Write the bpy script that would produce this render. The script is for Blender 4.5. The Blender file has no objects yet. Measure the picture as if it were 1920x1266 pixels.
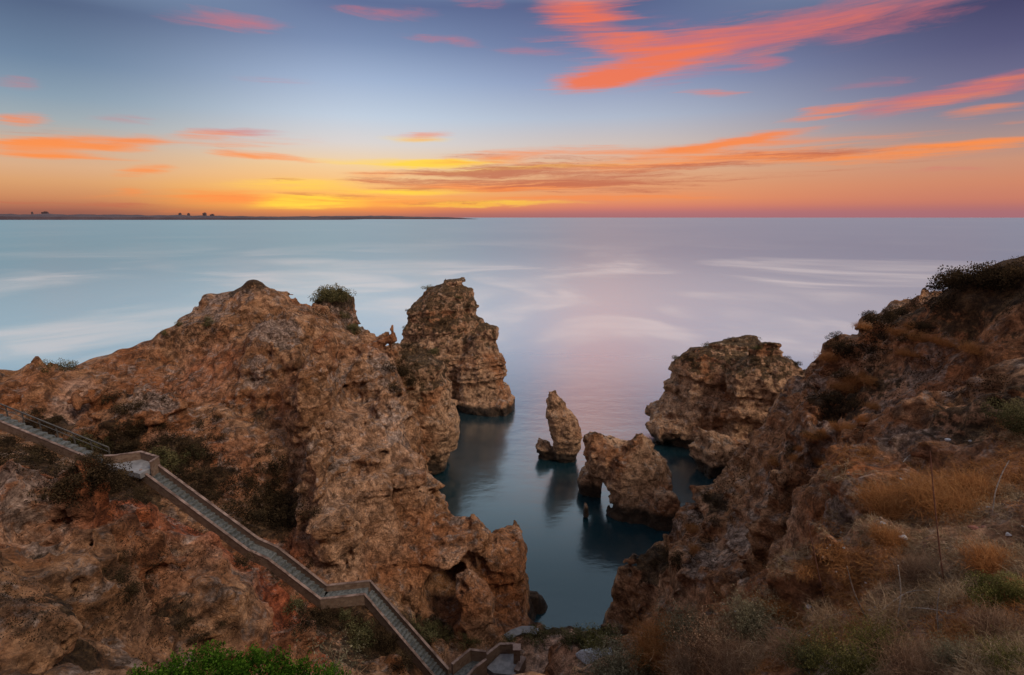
import bpy, bmesh, math, random
import numpy as np
from mathutils import Vector, Matrix
from mathutils.bvhtree import BVHTree

# ------------------------------------------------------------------ camera
import time
T0 = time.time()
def tick(what):
    print('TICK', what, round(time.time() - T0, 1))
R = math.radians
scene = bpy.context.scene
C = scene.collection
CAMZ = 30.0
PITCH = R(13.2)
FPX = 960.0
sp_, cp_ = math.sin(PITCH), math.cos(PITCH)
cam_d = bpy.data.cameras.new('camera')
cam = bpy.data.objects.new('camera', cam_d)
C.objects.link(cam)
scene.camera = cam
cam.location = (0, 0, CAMZ)
cam.rotation_euler = (R(90) - PITCH, 0, 0)
cam_d.sensor_width = 36
cam_d.lens = 18.0
cam_d.clip_start = 0.1
cam_d.clip_end = 200000

def ray(u, v):
    """direction (y-depth normalised) seen at photo pixel u, v of 1920 x 1266"""
    a, b = (u - 960) / FPX, (633 - v) / FPX
    d = Vector((a, cp_ + b * sp_, -sp_ + b * cp_))
    return d

def at(u, v, Y):
    d = ray(u, v)
    t = Y / d.y
    return (d.x * t, Y, CAMZ + d.z * t)

def at_z(u, v, z):
    d = ray(u, v)
    t = (z - CAMZ) / d.z
    return (d.x * t, d.y * t, z)

def azel(u, v):
    d = ray(u, v).normalized()
    return math.degrees(math.atan2(d.x, d.y)), math.degrees(math.asin(d.z))
# ------------------------------------------------------------------ node helpers
def lin(r, g, b, k=1.0):
    f = lambda c: ((c / 255) / 12.92 if c <= 10 else (((c / 255) + .055) / 1.055) ** 2.4) * k
    return (f(r), f(g), f(b), 1)

class G:
    def __init__(s, nt):
        s.nt = nt
    def n(s, typ, ins=None, **kw):
        x = s.nt.nodes.new(typ)
        for k, v in kw.items():
            setattr(x, k, v)
        for k, v in (ins or {}).items():
            s.put(x.inputs[k], v)
        return x
    def put(s, sock, v):
        if isinstance(v, bpy.types.NodeSocket):
            s.nt.links.new(v, sock)
        else:
            if sock.type == 'RGBA' and not hasattr(v, '__len__'):
                v = (v, v, v, 1)
            sock.default_value = v
    def m(s, op, a, b=0.0, c=0.0, clamp=False):
        x = s.n('ShaderNodeMath', operation=op, use_clamp=clamp)
        s.put(x.inputs[0], a); s.put(x.inputs[1], b); s.put(x.inputs[2], c)
        return x.outputs[0]
    def mix(s, f, a, b, blend='MIX'):
        x = s.n('ShaderNodeMix', data_type='RGBA', blend_type=blend, clamp_factor=True)
        s.put(x.inputs[0], f); s.put(x.inputs[6], a); s.put(x.inputs[7], b)
        return x.outputs[2]
    def noise(s, vec, scale, detail=4, rough=.55, dist=0, ntype=None):
        x = s.n('ShaderNodeTexNoise', {'Scale': scale, 'Detail': detail, 'Roughness': rough, 'Distortion': dist})
        if ntype:
            x.noise_type = ntype
        s.put(x.inputs['Vector'], vec)
        return x.outputs[0]
    def voro(s, vec, scale, feature='F1', out=0, rnd=1.0):
        x = s.n('ShaderNodeTexVoronoi', {'Scale': scale, 'Randomness': rnd}, feature=feature)
        s.put(x.inputs['Vector'], vec)
        return x.outputs[out]
    def rng(s, v, a, b, c=0.0, d=1.0, smooth=True):
        x = s.n('ShaderNodeMapRange', {'From Min': a, 'From Max': b, 'To Min': c, 'To Max': d}, clamp=True)
        if smooth:
            x.interpolation_type = 'SMOOTHSTEP'
        s.put(x.inputs['Value'], v)
        return x.outputs[0]
    def ramp(s, f, stops, interp='LINEAR'):
        x = s.n('ShaderNodeValToRGB'); r = x.color_ramp; r.interpolation = interp
        while len(r.elements) > 1:
            r.elements.remove(r.elements[-1])
        r.elements[0].position = stops[0][0]; r.elements[0].color = stops[0][1]
        for p, c in stops[1:]:
            r.elements.new(p).color = c
        s.put(x.inputs[0], f)
        return x.outputs[0]
    def vmul(s, vec, v):
        x = s.n('ShaderNodeVectorMath', operation='MULTIPLY'); s.put(x.inputs[0], vec); s.put(x.inputs[1], v)
        return x.outputs[0]
    def vadd(s, vec, v):
        x = s.n('ShaderNodeVectorMath', operation='ADD'); s.put(x.inputs[0], vec); s.put(x.inputs[1], v)
        return x.outputs[0]
    def comb(s, x, y, z=0.0):
        c = s.n('ShaderNodeCombineXYZ'); s.put(c.inputs[0], x); s.put(c.inputs[1], y); s.put(c.inputs[2], z)
        return c.outputs[0]
    def attr(s, name):
        return s.n('ShaderNodeAttribute', attribute_name=name).outputs['Fac']

# ------------------------------------------------------------------ dusk sky
world = bpy.data.worlds.new('World'); scene.world = world; world.use_nodes = True
wn = world.node_tree; wn.nodes.clear(); g = G(wn)
D = g.n('ShaderNodeTexCoord').outputs['Generated']
sx = g.n('ShaderNodeSeparateXYZ', {0: D})
el = g.m('MULTIPLY', g.m('ARCSINE', sx.outputs[2]), 57.2958)
az = g.m('MULTIPLY', g.m('ARCTAN2', sx.outputs[0], sx.outputs[1]), 57.2958)

def column(u, rows, top):
    """elevation ramp 0..1 = -4..44 degrees from photo pixels of one column of the sky"""
    st = [(azel(u, v)[1], lin(*c)) for v, c in rows] + top
    st = sorted(st)
    return g.ramp(g.m('DIVIDE', g.m('ADD', el, 4.0), 94.0), [(max(0, (e + 4) / 94), c) for e, c in st])
HI = [(24, lin(172, 202, 226)), (30, lin(226, 238, 250)), (38, (.66, .80, .95, 1)), (60, (.50, .56, .68, 1)), (88, (.40, .43, .54, 1))]  # unseen upper sky, made brighter to light the rocks and water
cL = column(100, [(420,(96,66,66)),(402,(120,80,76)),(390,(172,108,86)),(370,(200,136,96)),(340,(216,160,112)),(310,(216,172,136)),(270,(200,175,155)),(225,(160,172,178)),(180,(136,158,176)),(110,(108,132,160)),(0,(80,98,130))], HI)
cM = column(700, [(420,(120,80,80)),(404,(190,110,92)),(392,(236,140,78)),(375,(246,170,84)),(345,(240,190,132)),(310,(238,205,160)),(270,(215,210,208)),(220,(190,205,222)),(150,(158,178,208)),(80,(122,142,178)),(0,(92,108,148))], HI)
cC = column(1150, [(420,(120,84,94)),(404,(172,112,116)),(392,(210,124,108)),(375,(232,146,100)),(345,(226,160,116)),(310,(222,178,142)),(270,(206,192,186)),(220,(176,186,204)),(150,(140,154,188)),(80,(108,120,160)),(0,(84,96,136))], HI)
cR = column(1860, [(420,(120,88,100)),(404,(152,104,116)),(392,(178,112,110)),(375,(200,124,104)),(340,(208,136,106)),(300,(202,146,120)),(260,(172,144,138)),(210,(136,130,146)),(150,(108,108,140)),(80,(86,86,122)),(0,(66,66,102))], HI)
base = g.mix(g.rng(az, -41, -15), cL, cM)
base = g.mix(g.rng(az, -15, 11), base, cC)
base = g.mix(g.rng(az, 8, 44), base, cR)
BACK = g.ramp(g.m('DIVIDE', g.m('ADD', el, 4.0), 94.0), [(0, lin(120, 100, 112)), (.1, lin(190, 150, 152)), (.25, lin(226, 196, 192)), (.5, lin(190, 186, 204)), (1, (.46, .48, .58, 1))])
base = g.mix(g.rng(g.m('ABSOLUTE', az), 50, 110), base, BACK)

# clouds: long soft streaks, their edges drawn out by noise along the wind; unseen ones overhead are added to colour the sea
P2 = g.comb(az, el)
wa = g.noise(g.vmul(P2, (.07, .55, 1)), 1.0, 6, .62)
wb = g.noise(g.vadd(g.vmul(P2, (.05, .38, 1)), (31, 7, 3)), 1.0, 6, .62)
wc = g.noise(g.vadd(g.vmul(P2, (.075, 1.5, 1)), (3, 17, 5)), 1.0, 9, .68, .6)
azw = g.m('ADD', az, g.m('MULTIPLY', g.m('SUBTRACT', wa, .5), 7.0))
elw = g.m('ADD', el, g.m('MULTIPLY', g.m('SUBTRACT', wb, .5), 2.2))
PW = g.comb(azw, elw)
def blobs(rows, after=None):
    """sum of soft ellipses: u, v, half length, half thickness in pixels, tilt in degrees (up to the right), weight"""
    tot = after
    for u, v, ru, rv, tl, wgt in rows:
        a0, e0 = azel(u, v); a1, e1 = azel(u + ru, v); _, e2 = azel(u, v - rv)
        mp = g.n('ShaderNodeMapping', vector_type='TEXTURE')
        mp.inputs['Location'].default_value = (a0, e0, 0)
        mp.inputs['Rotation'].default_value = (0, 0, R(tl))
        mp.inputs['Scale'].default_value = (abs(a1 - a0), abs(e2 - e0), 1e5)
        wn.links.new(g.comb(azw, elw, 0.0 if tot is None else tot), mp.inputs['Vector'])
        ln = g.n('ShaderNodeVectorMath', {0: mp.outputs[0]}, operation='LENGTH').outputs['Value']
        f = g.rng(ln, 1.25, .1, 0, wgt)
        tot = f if tot is None else g.m('ADD', tot, f)
    return tot
PINK = [(1150,-90,260,90,4,.6),(420,38,120,20,2,.75),(735,26,120,16,0,.6),(835,75,80,12,0,.5),(990,95,90,16,-4,.5),(900,8,70,14,0,.45),
        (1560,28,330,48,7,.85),(1300,80,220,50,0,.7),(1700,40,200,34,8,.6),(1780,180,260,26,8,.85),(1650,155,120,16,0,.3),(1410,125,70,14,3,.65),
        (1250,150,120,24,8,.4),(30,155,60,16,0,.35),(230,228,90,14,2,.6),(1750,322,120,9,0,.35),(520,150,80,10,0,.2),(450,250,90,12,4,.6)]
ORNG = [(1350,288,520,20,2,.5),(120,268,200,24,3,.45),(460,268,150,18,4,.4),(330,362,260,12,0,.35),(1000,372,420,6,0,.5),(1180,-80,240,90,6,1.0),(1120,60,150,60,0,.35),(1300,95,260,60,8,.45),(1000,352,260,8,1,.7),(1400,262,200,8,3,.8),(760,322,120,7,2,.7),(90,262,120,8,5,.7),(1090,28,100,26,-4,.9),(1160,78,110,28,-4,1.0),(1200,125,210,28,9,1.05),(1120,150,110,16,4,.85),(1440,100,80,14,12,.3),(1580,40,200,26,8,.5),
        (1560,208,130,12,6,1.0),(1800,175,190,20,8,.75),(1850,208,130,11,3,.85),(1330,178,90,7,-5,.5),(1900,232,60,6,0,.5),
        (30,222,60,18,4,1.0),(60,280,170,20,2,1.0),(240,272,90,12,4,.9),(130,296,140,9,0,.9),(400,255,90,10,6,.7),(520,297,110,8,0,.9),(280,325,60,12,10,.7),(430,290,60,6,0,.5),(790,252,75,13,3,.8),
        (230,358,50,6,6,.6),(1000,292,220,14,3,.9),(1300,276,260,14,3,.9),(1600,290,340,15,0,.95),(1830,272,240,9,0,.9),(1200,310,360,14,2,.8),(900,345,300,12,0,.8),(640,395,320,9,0,.8),(420,375,120,12,0,.55),(1100,372,300,7,2,.5),(700,380,260,8,0,.5)]
MAUV = [(1420,300,450,13,2,.6),(60,240,90,10,4,.35),(240,270,110,8,4,.4),(160,384,200,10,0,.5),(950,322,220,12,2,.8),(1180,335,240,12,1,.7),(680,330,60,7,2,.7),(1280,318,330,10,2,.8),(1100,352,300,10,0,.8),(740,345,120,12,0,.8),(1650,292,220,7,1,.6),(1000,330,300,30,1,.95),(830,330,180,20,2,.9),(1350,300,260,16,2,.8),(900,286,100,10,3,.7),(1150,345,260,14,1,.7),(1560,285,160,8,2,.7),(1420,340,180,9,4,.5),(1700,300,120,7,3,.4),
        (520,338,60,5,3,.9),(560,366,50,6,2,.8),(690,368,90,8,0,.9),(450,375,80,8,0,.6),(210,382,90,10,0,.7),(60,385,120,10,0,.5),(1500,322,160,7,0,.5),(440,285,50,7,0,.5),(1230,285,120,8,2,.6),(860,378,160,6,0,.6),(640,358,60,4,0,.7)]
YELL = [(830,306,130,8,2,1.0),(600,378,110,11,0,1.2),(560,345,120,14,3,.7),(760,356,160,10,1,.85),(1000,314,240,5,2,.6),(700,303,120,8,0,.5),(780,258,70,8,0,.6),(560,385,90,8,0,.9),(900,382,200,4,0,.7)]
wd = g.noise(g.vadd(g.vmul(P2, (.10, .9, 1)), (9, 1, 12)), 1.0, 9, .66, .8)
we = g.noise(g.vadd(g.vmul(g.comb(az, elw), (.06, 2.2, 1)), (19, 31, 2)), 1.0, 9, .7, .5)
def cover(total, nz, amp, lo, hi, top):
    """cloud opacity: the soft shape, its edges eaten away by streaky noise"""
    a = g.rng(g.m('ADD', total, g.m('MULTIPLY', g.m('SUBTRACT', nz, .5), amp)), lo, hi, 0, top)
    return g.m('MULTIPLY', a, g.rng(total, .0, .22))
def seq(rows, prev):
    return blobs(rows, g.m('MULTIPLY', prev, 1e-5))
glow = blobs([(545, 380, 260, 75, 0, 1.2)])
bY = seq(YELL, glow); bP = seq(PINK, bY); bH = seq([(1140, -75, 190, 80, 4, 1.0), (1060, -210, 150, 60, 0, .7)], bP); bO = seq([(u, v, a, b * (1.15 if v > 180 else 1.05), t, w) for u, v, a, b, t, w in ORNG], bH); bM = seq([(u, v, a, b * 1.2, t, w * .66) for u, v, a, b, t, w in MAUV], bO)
c = g.mix(g.m('MULTIPLY', glow, .3), base, lin(255, 190, 80))
c = g.mix(g.m('MINIMUM', g.m('MULTIPLY', bY, g.rng(wc, .3, .55, .35, 1.1)), .95), c, lin(255, 214, 74))
c = g.mix(cover(bP, wd, 2.4, .0, 1.3, .8), c, lin(212, 110, 112))
oc = g.ramp(g.m('DIVIDE', el, 22.0), [(0, lin(246, 136, 74)), (.25, lin(250, 144, 76)), (.5, lin(238, 122, 84)), (1, lin(240, 110, 82))])
c = g.mix(cover(bO, wc, 3.0, .05, 1.55, .97), c, oc)
c = g.mix(cover(bM, we, 5.2, .2, 1.7, .85), c, lin(190, 106, 82))
c = g.mix(g.m('MULTIPLY', bH, .85), c, (1.7, .74, .48, 1))  # unseen bright cloud added above the view for the pink glow on the sea
c = g.mix(g.rng(el, 1.3, -.1, 0, .7), c, g.mix(g.rng(az, -30, 25), lin(150, 98, 86), lin(176, 114, 120)))
# the physical sky adds a little of its own light
ns = g.n('ShaderNodeTexSky', sky_type='NISHITA', sun_disc=False, sun_elevation=R(1.0), sun_rotation=R(-22))
bg1 = g.n('ShaderNodeBackground', {'Color': c, 'Strength': 1.0})
bg2 = g.n('ShaderNodeBackground', {'Color': ns.outputs[0], 'Strength': .004})
ad = g.n('ShaderNodeAddShader', {0: bg1.outputs[0], 1: bg2.outputs[0]})
g.n('ShaderNodeOutputWorld', {'Surface': ad.outputs[0]})
world.cycles.sampling_method = 'MANUAL'; world.cycles.sample_map_resolution = 512

skyglow_d = bpy.data.lights.new('sun', 'SUN'); skyglow_d.energy = 2.3; skyglow_d.angle = R(18); skyglow_d.color = (1, .85, .70)  # added lamp standing in for dusk skyglow; the real sun has set
sun = bpy.data.objects.new('sun', skyglow_d); C.objects.link(sun)
sun.rotation_euler = (R(46), 0, R(56))
vs = scene.view_settings
vs.view_transform = 'Standard'; vs.look = 'None'; vs.exposure = 0.0; vs.gamma = 1
scene.cycles.max_bounces = 5; scene.cycles.diffuse_bounces = 3; scene.cycles.glossy_bounces = 3
scene.cycles.use_denoising = True
from concurrent.futures import ThreadPoolExecutor
# ------------------------------------------------------------------ noise and iso-surface tools
_rng = np.random.default_rng(11)
_T = _rng.random((64, 64, 64), dtype=np.float32) * 2 - 1
_ROT = []
for _k in range(24):
    q, _ = np.linalg.qr(_rng.normal(size=(3, 3)))
    _ROT.append(q.astype(np.float32))

def vl(p, scale, seed=0):
    """like vn with straight interpolation: faceted, creased"""
    return vn(p, scale, seed, False)

def vn(p, scale, seed=0, soft=True):
    """value noise in [-1, 1]; p is n x 3, scale the wavelength (scalar or 3 values)"""
    q = (p / np.asarray(scale, np.float32)).astype(np.float32)
    if np.ndim(scale) == 0:
        q = q @ _ROT[seed % 24]
    q += np.float32(17.31 * (seed + 1))
    i = np.floor(q).astype(np.int32)
    f = q - i
    if soft:
        f = f * f * (3 - 2 * f)
    i &= 63
    j = (i + 1) & 63
    x0, y0, z0 = i[:, 0] * 4096, i[:, 1] * 64, i[:, 2]
    x1, y1, z1 = j[:, 0] * 4096, j[:, 1] * 64, j[:, 2]
    T = _T.ravel()
    fx, fy, fz = f[:, 0], f[:, 1], f[:, 2]
    a = T[x0 + y0 + z0]; a += (T[x1 + y0 + z0] - a) * fx
    b = T[x0 + y1 + z0]; b += (T[x1 + y1 + z0] - b) * fx
    c = T[x0 + y0 + z1]; c += (T[x1 + y0 + z1] - c) * fx
    d = T[x0 + y1 + z1]; d += (T[x1 + y1 + z1] - d) * fx
    a += (b - a) * fy
    c += (d - c) * fy
    return a + (c - a) * fz

def ridge(p, scale, seed=0):
    return 1 - 2 * np.abs(vn(p, scale, seed))

def sstep(a, b, x):
    t = np.clip((x - a) / (b - a), 0, 1)
    return t * t * (3 - 2 * t)

def surface_nets(N, to_world, f_coarse, f_fine, B=8, margin=2.4, chunk=400):
    """iso-surface f = 0 of a field on an N-cell grid; only blocks near the surface are evaluated.
    to_world: grid coordinates (n x 3 float) -> world; f_coarse(p, blocksize) -> bool keep; f_fine(p) -> values"""
    nb = [n // B for n in N]
    bi = np.stack(np.meshgrid(*[np.arange(n) for n in nb], indexing='ij'), -1).reshape(-1, 3).astype(np.int32)
    keep = []
    for s in range(0, len(bi), 200000):
        b = bi[s:s + 200000]
        c0 = to_world((b + 0.5) * B)
        c1 = to_world((b + 1.0) * B)
        rad = np.linalg.norm(c1 - c0, axis=1)
        b = b[f_coarse(c0, rad)]
        if len(b):
            keep.append(b)
    bi = np.concatenate(keep)
    n1 = len(bi); keep = []
    def cull(s):
        b = bi[s:s + 20000]
        c0 = to_world((b + 0.5) * B)
        rad = np.linalg.norm(to_world((b + 1.0) * B) - c0, axis=1)
        return b[np.abs(f_fine(c0)) < rad * margin + .12]
    with ThreadPoolExecutor(4) as ex:
        keep = list(ex.map(cull, range(0, n1, 20000)))
    bi = np.concatenate(keep)
    print('blocks', n1, len(bi))
    o = np.arange(B + 1)
    corner = np.stack(np.meshgrid(o, o, o, indexing='ij'), -1).reshape(-1, 3)
    K = [np.int64((N[1] + 16) * (N[2] + 16)), np.int64(N[2] + 16), np.int64(1)]
    keys, verts, e_all = [], [], [[], [], []]
    def work(s):
        b = bi[s:s + chunk]
        g = (b[:, None, :] * B + corner[None]).reshape(-1, 3)
        w = to_world(g.astype(np.float32))
        F = f_fine(w).reshape(len(b), B + 1, B + 1, B + 1)
        I = F < 0
        cnt = I[:, :-1, :-1, :-1].astype(np.int8)
        acc = [(0, 0, 0), (1, 0, 0), (0, 1, 0), (0, 0, 1), (1, 1, 0), (1, 0, 1), (0, 1, 1), (1, 1, 1)]
        cnt = sum(I[:, a:a + B, q:q + B, r:r + B].astype(np.int8) for a, q, r in acc)
        n_, i_, j_, k_ = np.nonzero((cnt > 0) & (cnt < 8))
        if len(n_) == 0:
            return None
        cell = np.stack([i_, j_, k_], 1)
        gl = b[n_] * B + cell
        val = {a: F[n_, i_ + a[0], j_ + a[1], k_ + a[2]] for a in acc}
        P = np.zeros((len(n_), 3), np.float32); W = np.zeros(len(n_), np.float32)
        for a in acc:
            for ax in range(3):
                if a[ax]:
                    continue
                c = list(a); c[ax] = 1; c = tuple(c)
                va, vc = val[a], val[c]
                m = (va < 0) != (vc < 0)
                t = np.where(m, va / np.where(va == vc, 1, va - vc), 0)
                pt = np.tile(np.array(a, np.float32), (len(n_), 1)); pt[:, ax] += t
                P += pt * m[:, None]; W += m
        P /= W[:, None]
        V_ = to_world((gl + P).astype(np.float32))
        k_all = gl[:, 0] * K[0] + gl[:, 1] * K[1] + gl[:, 2]
        ee = []
        for ax in range(3):
            d = [0, 0, 0]; d[ax] = 1
            A = I[:, :B, :B, :B]
            Bc = I[:, d[0]:d[0] + B, d[1]:d[1] + B, d[2]:d[2] + B]
            n2, i2, j2, k2 = np.nonzero(A != Bc)
            gg = b[n2] * B + np.stack([i2, j2, k2], 1)
            ee.append(np.concatenate([gg, A[n2, i2, j2, k2][:, None].astype(np.int32)], 1))
        return V_, k_all, ee
    with ThreadPoolExecutor(4) as ex:
        for r in ex.map(work, range(0, len(bi), chunk)):
            if r is None:
                continue
            verts.append(r[0]); keys.append(r[1])
            for ax in range(3):
                e_all[ax].append(r[2][ax])
    keys = np.concatenate(keys); verts = np.concatenate(verts)
    order = np.argsort(keys); keys = keys[order]; verts = verts[order]
    quads = []
    for ax in range(3):
        e = np.concatenate(e_all[ax])
        if len(e) == 0:
            continue
        u, v = [(1, 2), (2, 0), (0, 1)][ax]
        g = e[:, :3].astype(np.int64)
        base = g[:, 0] * K[0] + g[:, 1] * K[1] + g[:, 2]
        q = np.stack([base, base - K[u], base - K[u] - K[v], base - K[v]], 1)
        idx = np.searchsorted(keys, q); idx = np.minimum(idx, len(keys) - 1)
        ok = (keys[idx] == q).all(1)
        idx = idx[ok]; inside = e[ok, 3] > 0
        idx[~inside] = idx[~inside][:, ::-1]
        quads.append(idx)
    return verts, np.concatenate(quads)

def mesh_from(name, verts, quads, attrs=None, smooth=True):
    used = np.unique(quads)
    remap = np.zeros(len(verts), np.int32); remap[used] = np.arange(len(used), dtype=np.int32)
    v = verts[used]; q = remap[quads]
    me = bpy.data.meshes.new(name)
    me.vertices.add(len(v)); me.vertices.foreach_set('co', v.astype(np.float32).ravel())
    n = q.shape[1]
    me.loops.add(len(q) * n); me.loops.foreach_set('vertex_index', q.astype(np.int32).ravel())
    me.polygons.add(len(q))
    me.polygons.foreach_set('loop_start', np.arange(0, len(q) * n, n, dtype=np.int32))
    me.polygons.foreach_set('loop_total', np.full(len(q), n, np.int32))
    if smooth:
        me.polygons.foreach_set('use_smooth', np.ones(len(q), bool))
    me.update(calc_edges=True)
    if attrs:
        for k, a in attrs.items():
            at_ = me.attributes.new(k, 'FLOAT', 'POINT')
            at_.data.foreach_set('value', a[used].astype(np.float32))
    return me

def drop_islands(n, quads, least):
    """keep only connected pieces of at least LEAST vertices"""
    lab = np.arange(n)
    e = np.concatenate([quads[:, [0, 1]], quads[:, [1, 2]], quads[:, [2, 3]]])
    while True:
        la, lb = lab[e[:, 0]], lab[e[:, 1]]
        m = la != lb
        if not m.any():
            break
        e, la, lb = e[m], la[m], lb[m]
        lab[np.maximum(la, lb)] = np.minimum(la, lb)               # hook the higher root under the lower one
        while True:
            nl = lab[lab]
            if (nl == lab).all():
                break
            lab = nl
    cnt = np.bincount(lab, minlength=n)
    return quads[cnt[lab[quads[:, 0]]] >= least]
# ------------------------------------------------------------------ the land: heights through points along its ridges, feet and hollows
PX = [  # photo pixel u, v and distance Y
 # headland skyline, from the saddle up to the peak and down its far shoulder
 (-200,700,40),(-80,694,40),(0,692,40),(70,684,41),(100,688,41.5),(130,694,42),(165,672,43),(230,652,44),(330,610,46),(400,566,48),(440,542,48.6),(482,519,49),
 (540,556,49),(600,592,49.5),(650,626,50),(690,656,51),(722,668,52),(745,680,53),
 # its face towards the camera
 (50,740,36.5),(130,750,37),(200,740,38.5),(250,800,34.5),(150,820,33.5),(60,800,34),(350,760,39),(300,700,42),(400,650,44),(450,800,36),
 (430,950,30.5),(350,880,32.5),(505,950,32.2),(548,965,31.0),(450,720,40),(480,620,44.5),(380,830,34.5),
 (520,620,43),(590,760,36.5),(600,870,32),(610,960,29.6),(612,1050,28.6),(568,900,33.6),(560,820,36.6),(520,760,38),
 (640,1090,28.4),(660,960,30.6),(680,860,33.5),(660,760,39),(640,680,44),
 # the cliff edge over the bay
 (735,700,46),(752,745,42),(765,810,38.5),(775,860,36.5),(790,930,35.4),(720,940,33.2),(700,1040,30.6),(720,800,37.5),(700,740,42),
 # low spur with the cave
 (850,982,34),(880,985,34),(905,1000,34),(930,1005,34.6),(955,1032,35),(970,1062,35.2),(974,1100,35.2),
 (800,1080,31),(800,1160,29.8),(760,1130,29.4),(850,1060,32),(940,1080,32.4),(860,1195,29),(920,1190,29.2),(760,1190,28),(960,1100,33),
 # slope under the steps and the red gully
 (100,880,27),(0,850,26.5),(-200,830,26),(200,950,24.5),(350,1050,22),(450,1130,20.5),(550,1220,20),(700,1210,24.3),(620,1200,23.6),(200,880,28.5),
 (300,1000,23.4),(100,960,23),(500,1100,23),(400,1000,25),
 # near outcrops on that side
 (20,925,14.5),(0,1000,12.5),(0,1100,10),(100,1070,13),(170,1088,13.6),(200,1230,11),(0,1262,7),(300,1240,12),(80,1180,10.5),
 (215,1120,15),(240,1180,14),(300,1080,16.5),(340,1060,17),(400,1090,16.5),(430,1170,15.6),(450,1225,15),(260,1000,19.5),(120,1000,17),(340,1180,14),
 # right cliff from the beach to the skyline
 (1166,1138,31),(1190,1096,31.6),(1220,1064,32),(1280,1042,32),(1292,1000,32),(1312,960,32),(1360,915,32),(1430,850,32),(1480,792,33),(1512,742,34),
 (1575,690,33.5),(1620,640,33),(1690,590,32.5),(1712,578,31),(1760,556,28),(1830,552,25.5),(1920,558,23),(2150,552,20),
 (1600,720,29),(1700,750,24.5),(1800,650,25),(1500,850,26),(1560,900,22.4),(1400,950,26.5),(1350,1050,25.5),(1280,1100,26.5),(1250,1165,27),(1165,1188,30.4),
 (1620,830,22),(1480,1010,21),(1440,1100,21),(1400,1170,22),(1530,960,20),(1640,900,19),(1215,1125,30.4),
 # farther right headland
 (1548,724,43),(1566,680,44),(1592,658,45),(1622,634,45),(1655,606,44),(1680,580,42),(1600,690,40),
 # near slope with the grey crag crest
 (1522,1100,12.5),(1560,1030,13.4),(1600,980,14.2),(1650,910,15.6),(1700,850,17),(1740,800,19.5),(1830,730,22),
 (1560,1090,11.6),(1500,1115,12),(1450,1125,12.6),(1360,1140,14),(1250,1205,16),(1150,1250,18),(1090,1240,20.5),
 (1700,1000,10.2),(1900,1000,9),(1800,1150,7),(1920,1266,4.8),(1500,1250,7.4),(1300,1266,10),(1920,850,12),(1920,720,17),(2200,900,9),(2200,1100,5.5),
 (1600,1180,7.9),(1700,1250,6.1),
]
XYZ = [  # metres
 # under and beside the viewpoint
 (0,0,28.2),(0,1.6,27.8),(0,3.5,25),(0,8,18),(0,14,11),(0,20,5.6),(0,24,3.2),(3,10,17),(4,6,22.5),(-3,8,19),(-4,14,12),(-3,20,6.8),(4,14,12.6),
 (-3,3.8,24.0),(-6,5,22.8),(-2,5.4,21.6),(-4,4.4,23.2),(4,0,28.4),(9,0,28.6),(-8,0,27.5),(-20,0,27),(20,0,29),(-20,8,24),(-30,15,22),(-9,8,21.5),(3,3,25.4),(6,3,26.2),
 (40,0,30),(40,15,29),(60,0,30),(-60,0,24),(-60,20,20),(26,16,28.6),(34,24,28),(45,30,26),(60,30,24),
 # beach
 (1,27,2.6),(3,26.5,2.8),(5,27,2.8),(2,29,2.3),(5.2,29.5,2.2),(3.5,24.5,3.6),(0.4,30,1.9),(4,30.9,1.0),(1.8,30.9,.8),(-1.5,26,3),(-1,29.5,2.4),
 # sea bed
 (2,33.2,-2.5),(4.8,32.9,-2.5),(3.2,32.5,-2),(1.4,32.4,-2),(6.2,33,-2),(4.5,34,-2.5),(6.5,33.6,-1.5),(0,38,-5),(4,40,-5),(9,36,-4),(12,38,-5),(-1,42,-5),(-5.5,41,-5),(-5,46,-5),(15,42,-5),(18,46,-5),(10,50,-6),(0,60,-6),(20,56,-6),(-8,58,-6),
 (-7,52,-5),(-8.6,48,-4),(22,48,-5),(26,56,-6),(32,62,-6),(0,75,-6),(-20,75,-6),(-13,63,-5),(-20,64,-5),(-30,62,-5),(-40,56,-5),(-55,54,-5),(-75,54,-5),(20,75,-6),(40,75,-6),(60,75,-6),(50,64,-5),
 (-75,75,-6),(0,110,-6),(60,110,-6),(-60,110,-6),(1.0,35.8,-2.5),(1.6,34.6,-2.5),(-2,37.6,-3),
 # beyond the skylines
 (-40,48,8),(-26,54,14),(-20,57,6),(34,48,16),(45,40,20),(60,45,20),(30,52,8),(-75,30,18),(-75,42,14),
]
BEHIND = [  # crest pixel, then how far behind it the ground has dropped by how much
 (1522,1100,12.5,-.6,1.2,-3.0),(1560,1030,13.4,-.6,1.3,-3.0),(1600,980,14.2,-.5,1.4,-2.8),(1650,910,15.6,-.4,1.5,-1.5),(1522,1100,12.5,-.9,3.6,-4.0),(1560,1030,13.4,-.8,3.4,-3.4),
 (1450,1125,12.6,-.3,1.8,-3.0),(1360,1140,14,-.3,1.8,-3.2),(1250,1205,16,-.3,2.0,-2.6),
 (400,1062,16.5,.4,1.5,-2.0),(430,1120,15.8,.6,1.5,-2.4),(340,1045,17,0,1.5,-1.6),(175,1088,13.6,.6,1.2,-1.4),(210,1150,12.4,.7,.6,-1.2),(20,915,14.5,.6,1.6,-1.4),
]
pts = np.array([at(*p) for p in PX] + XYZ + [tuple(np.array(at(u, v, y)) + [a, b, c]) for u, v, y, a, b, c in BEHIND], np.float64)

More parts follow.
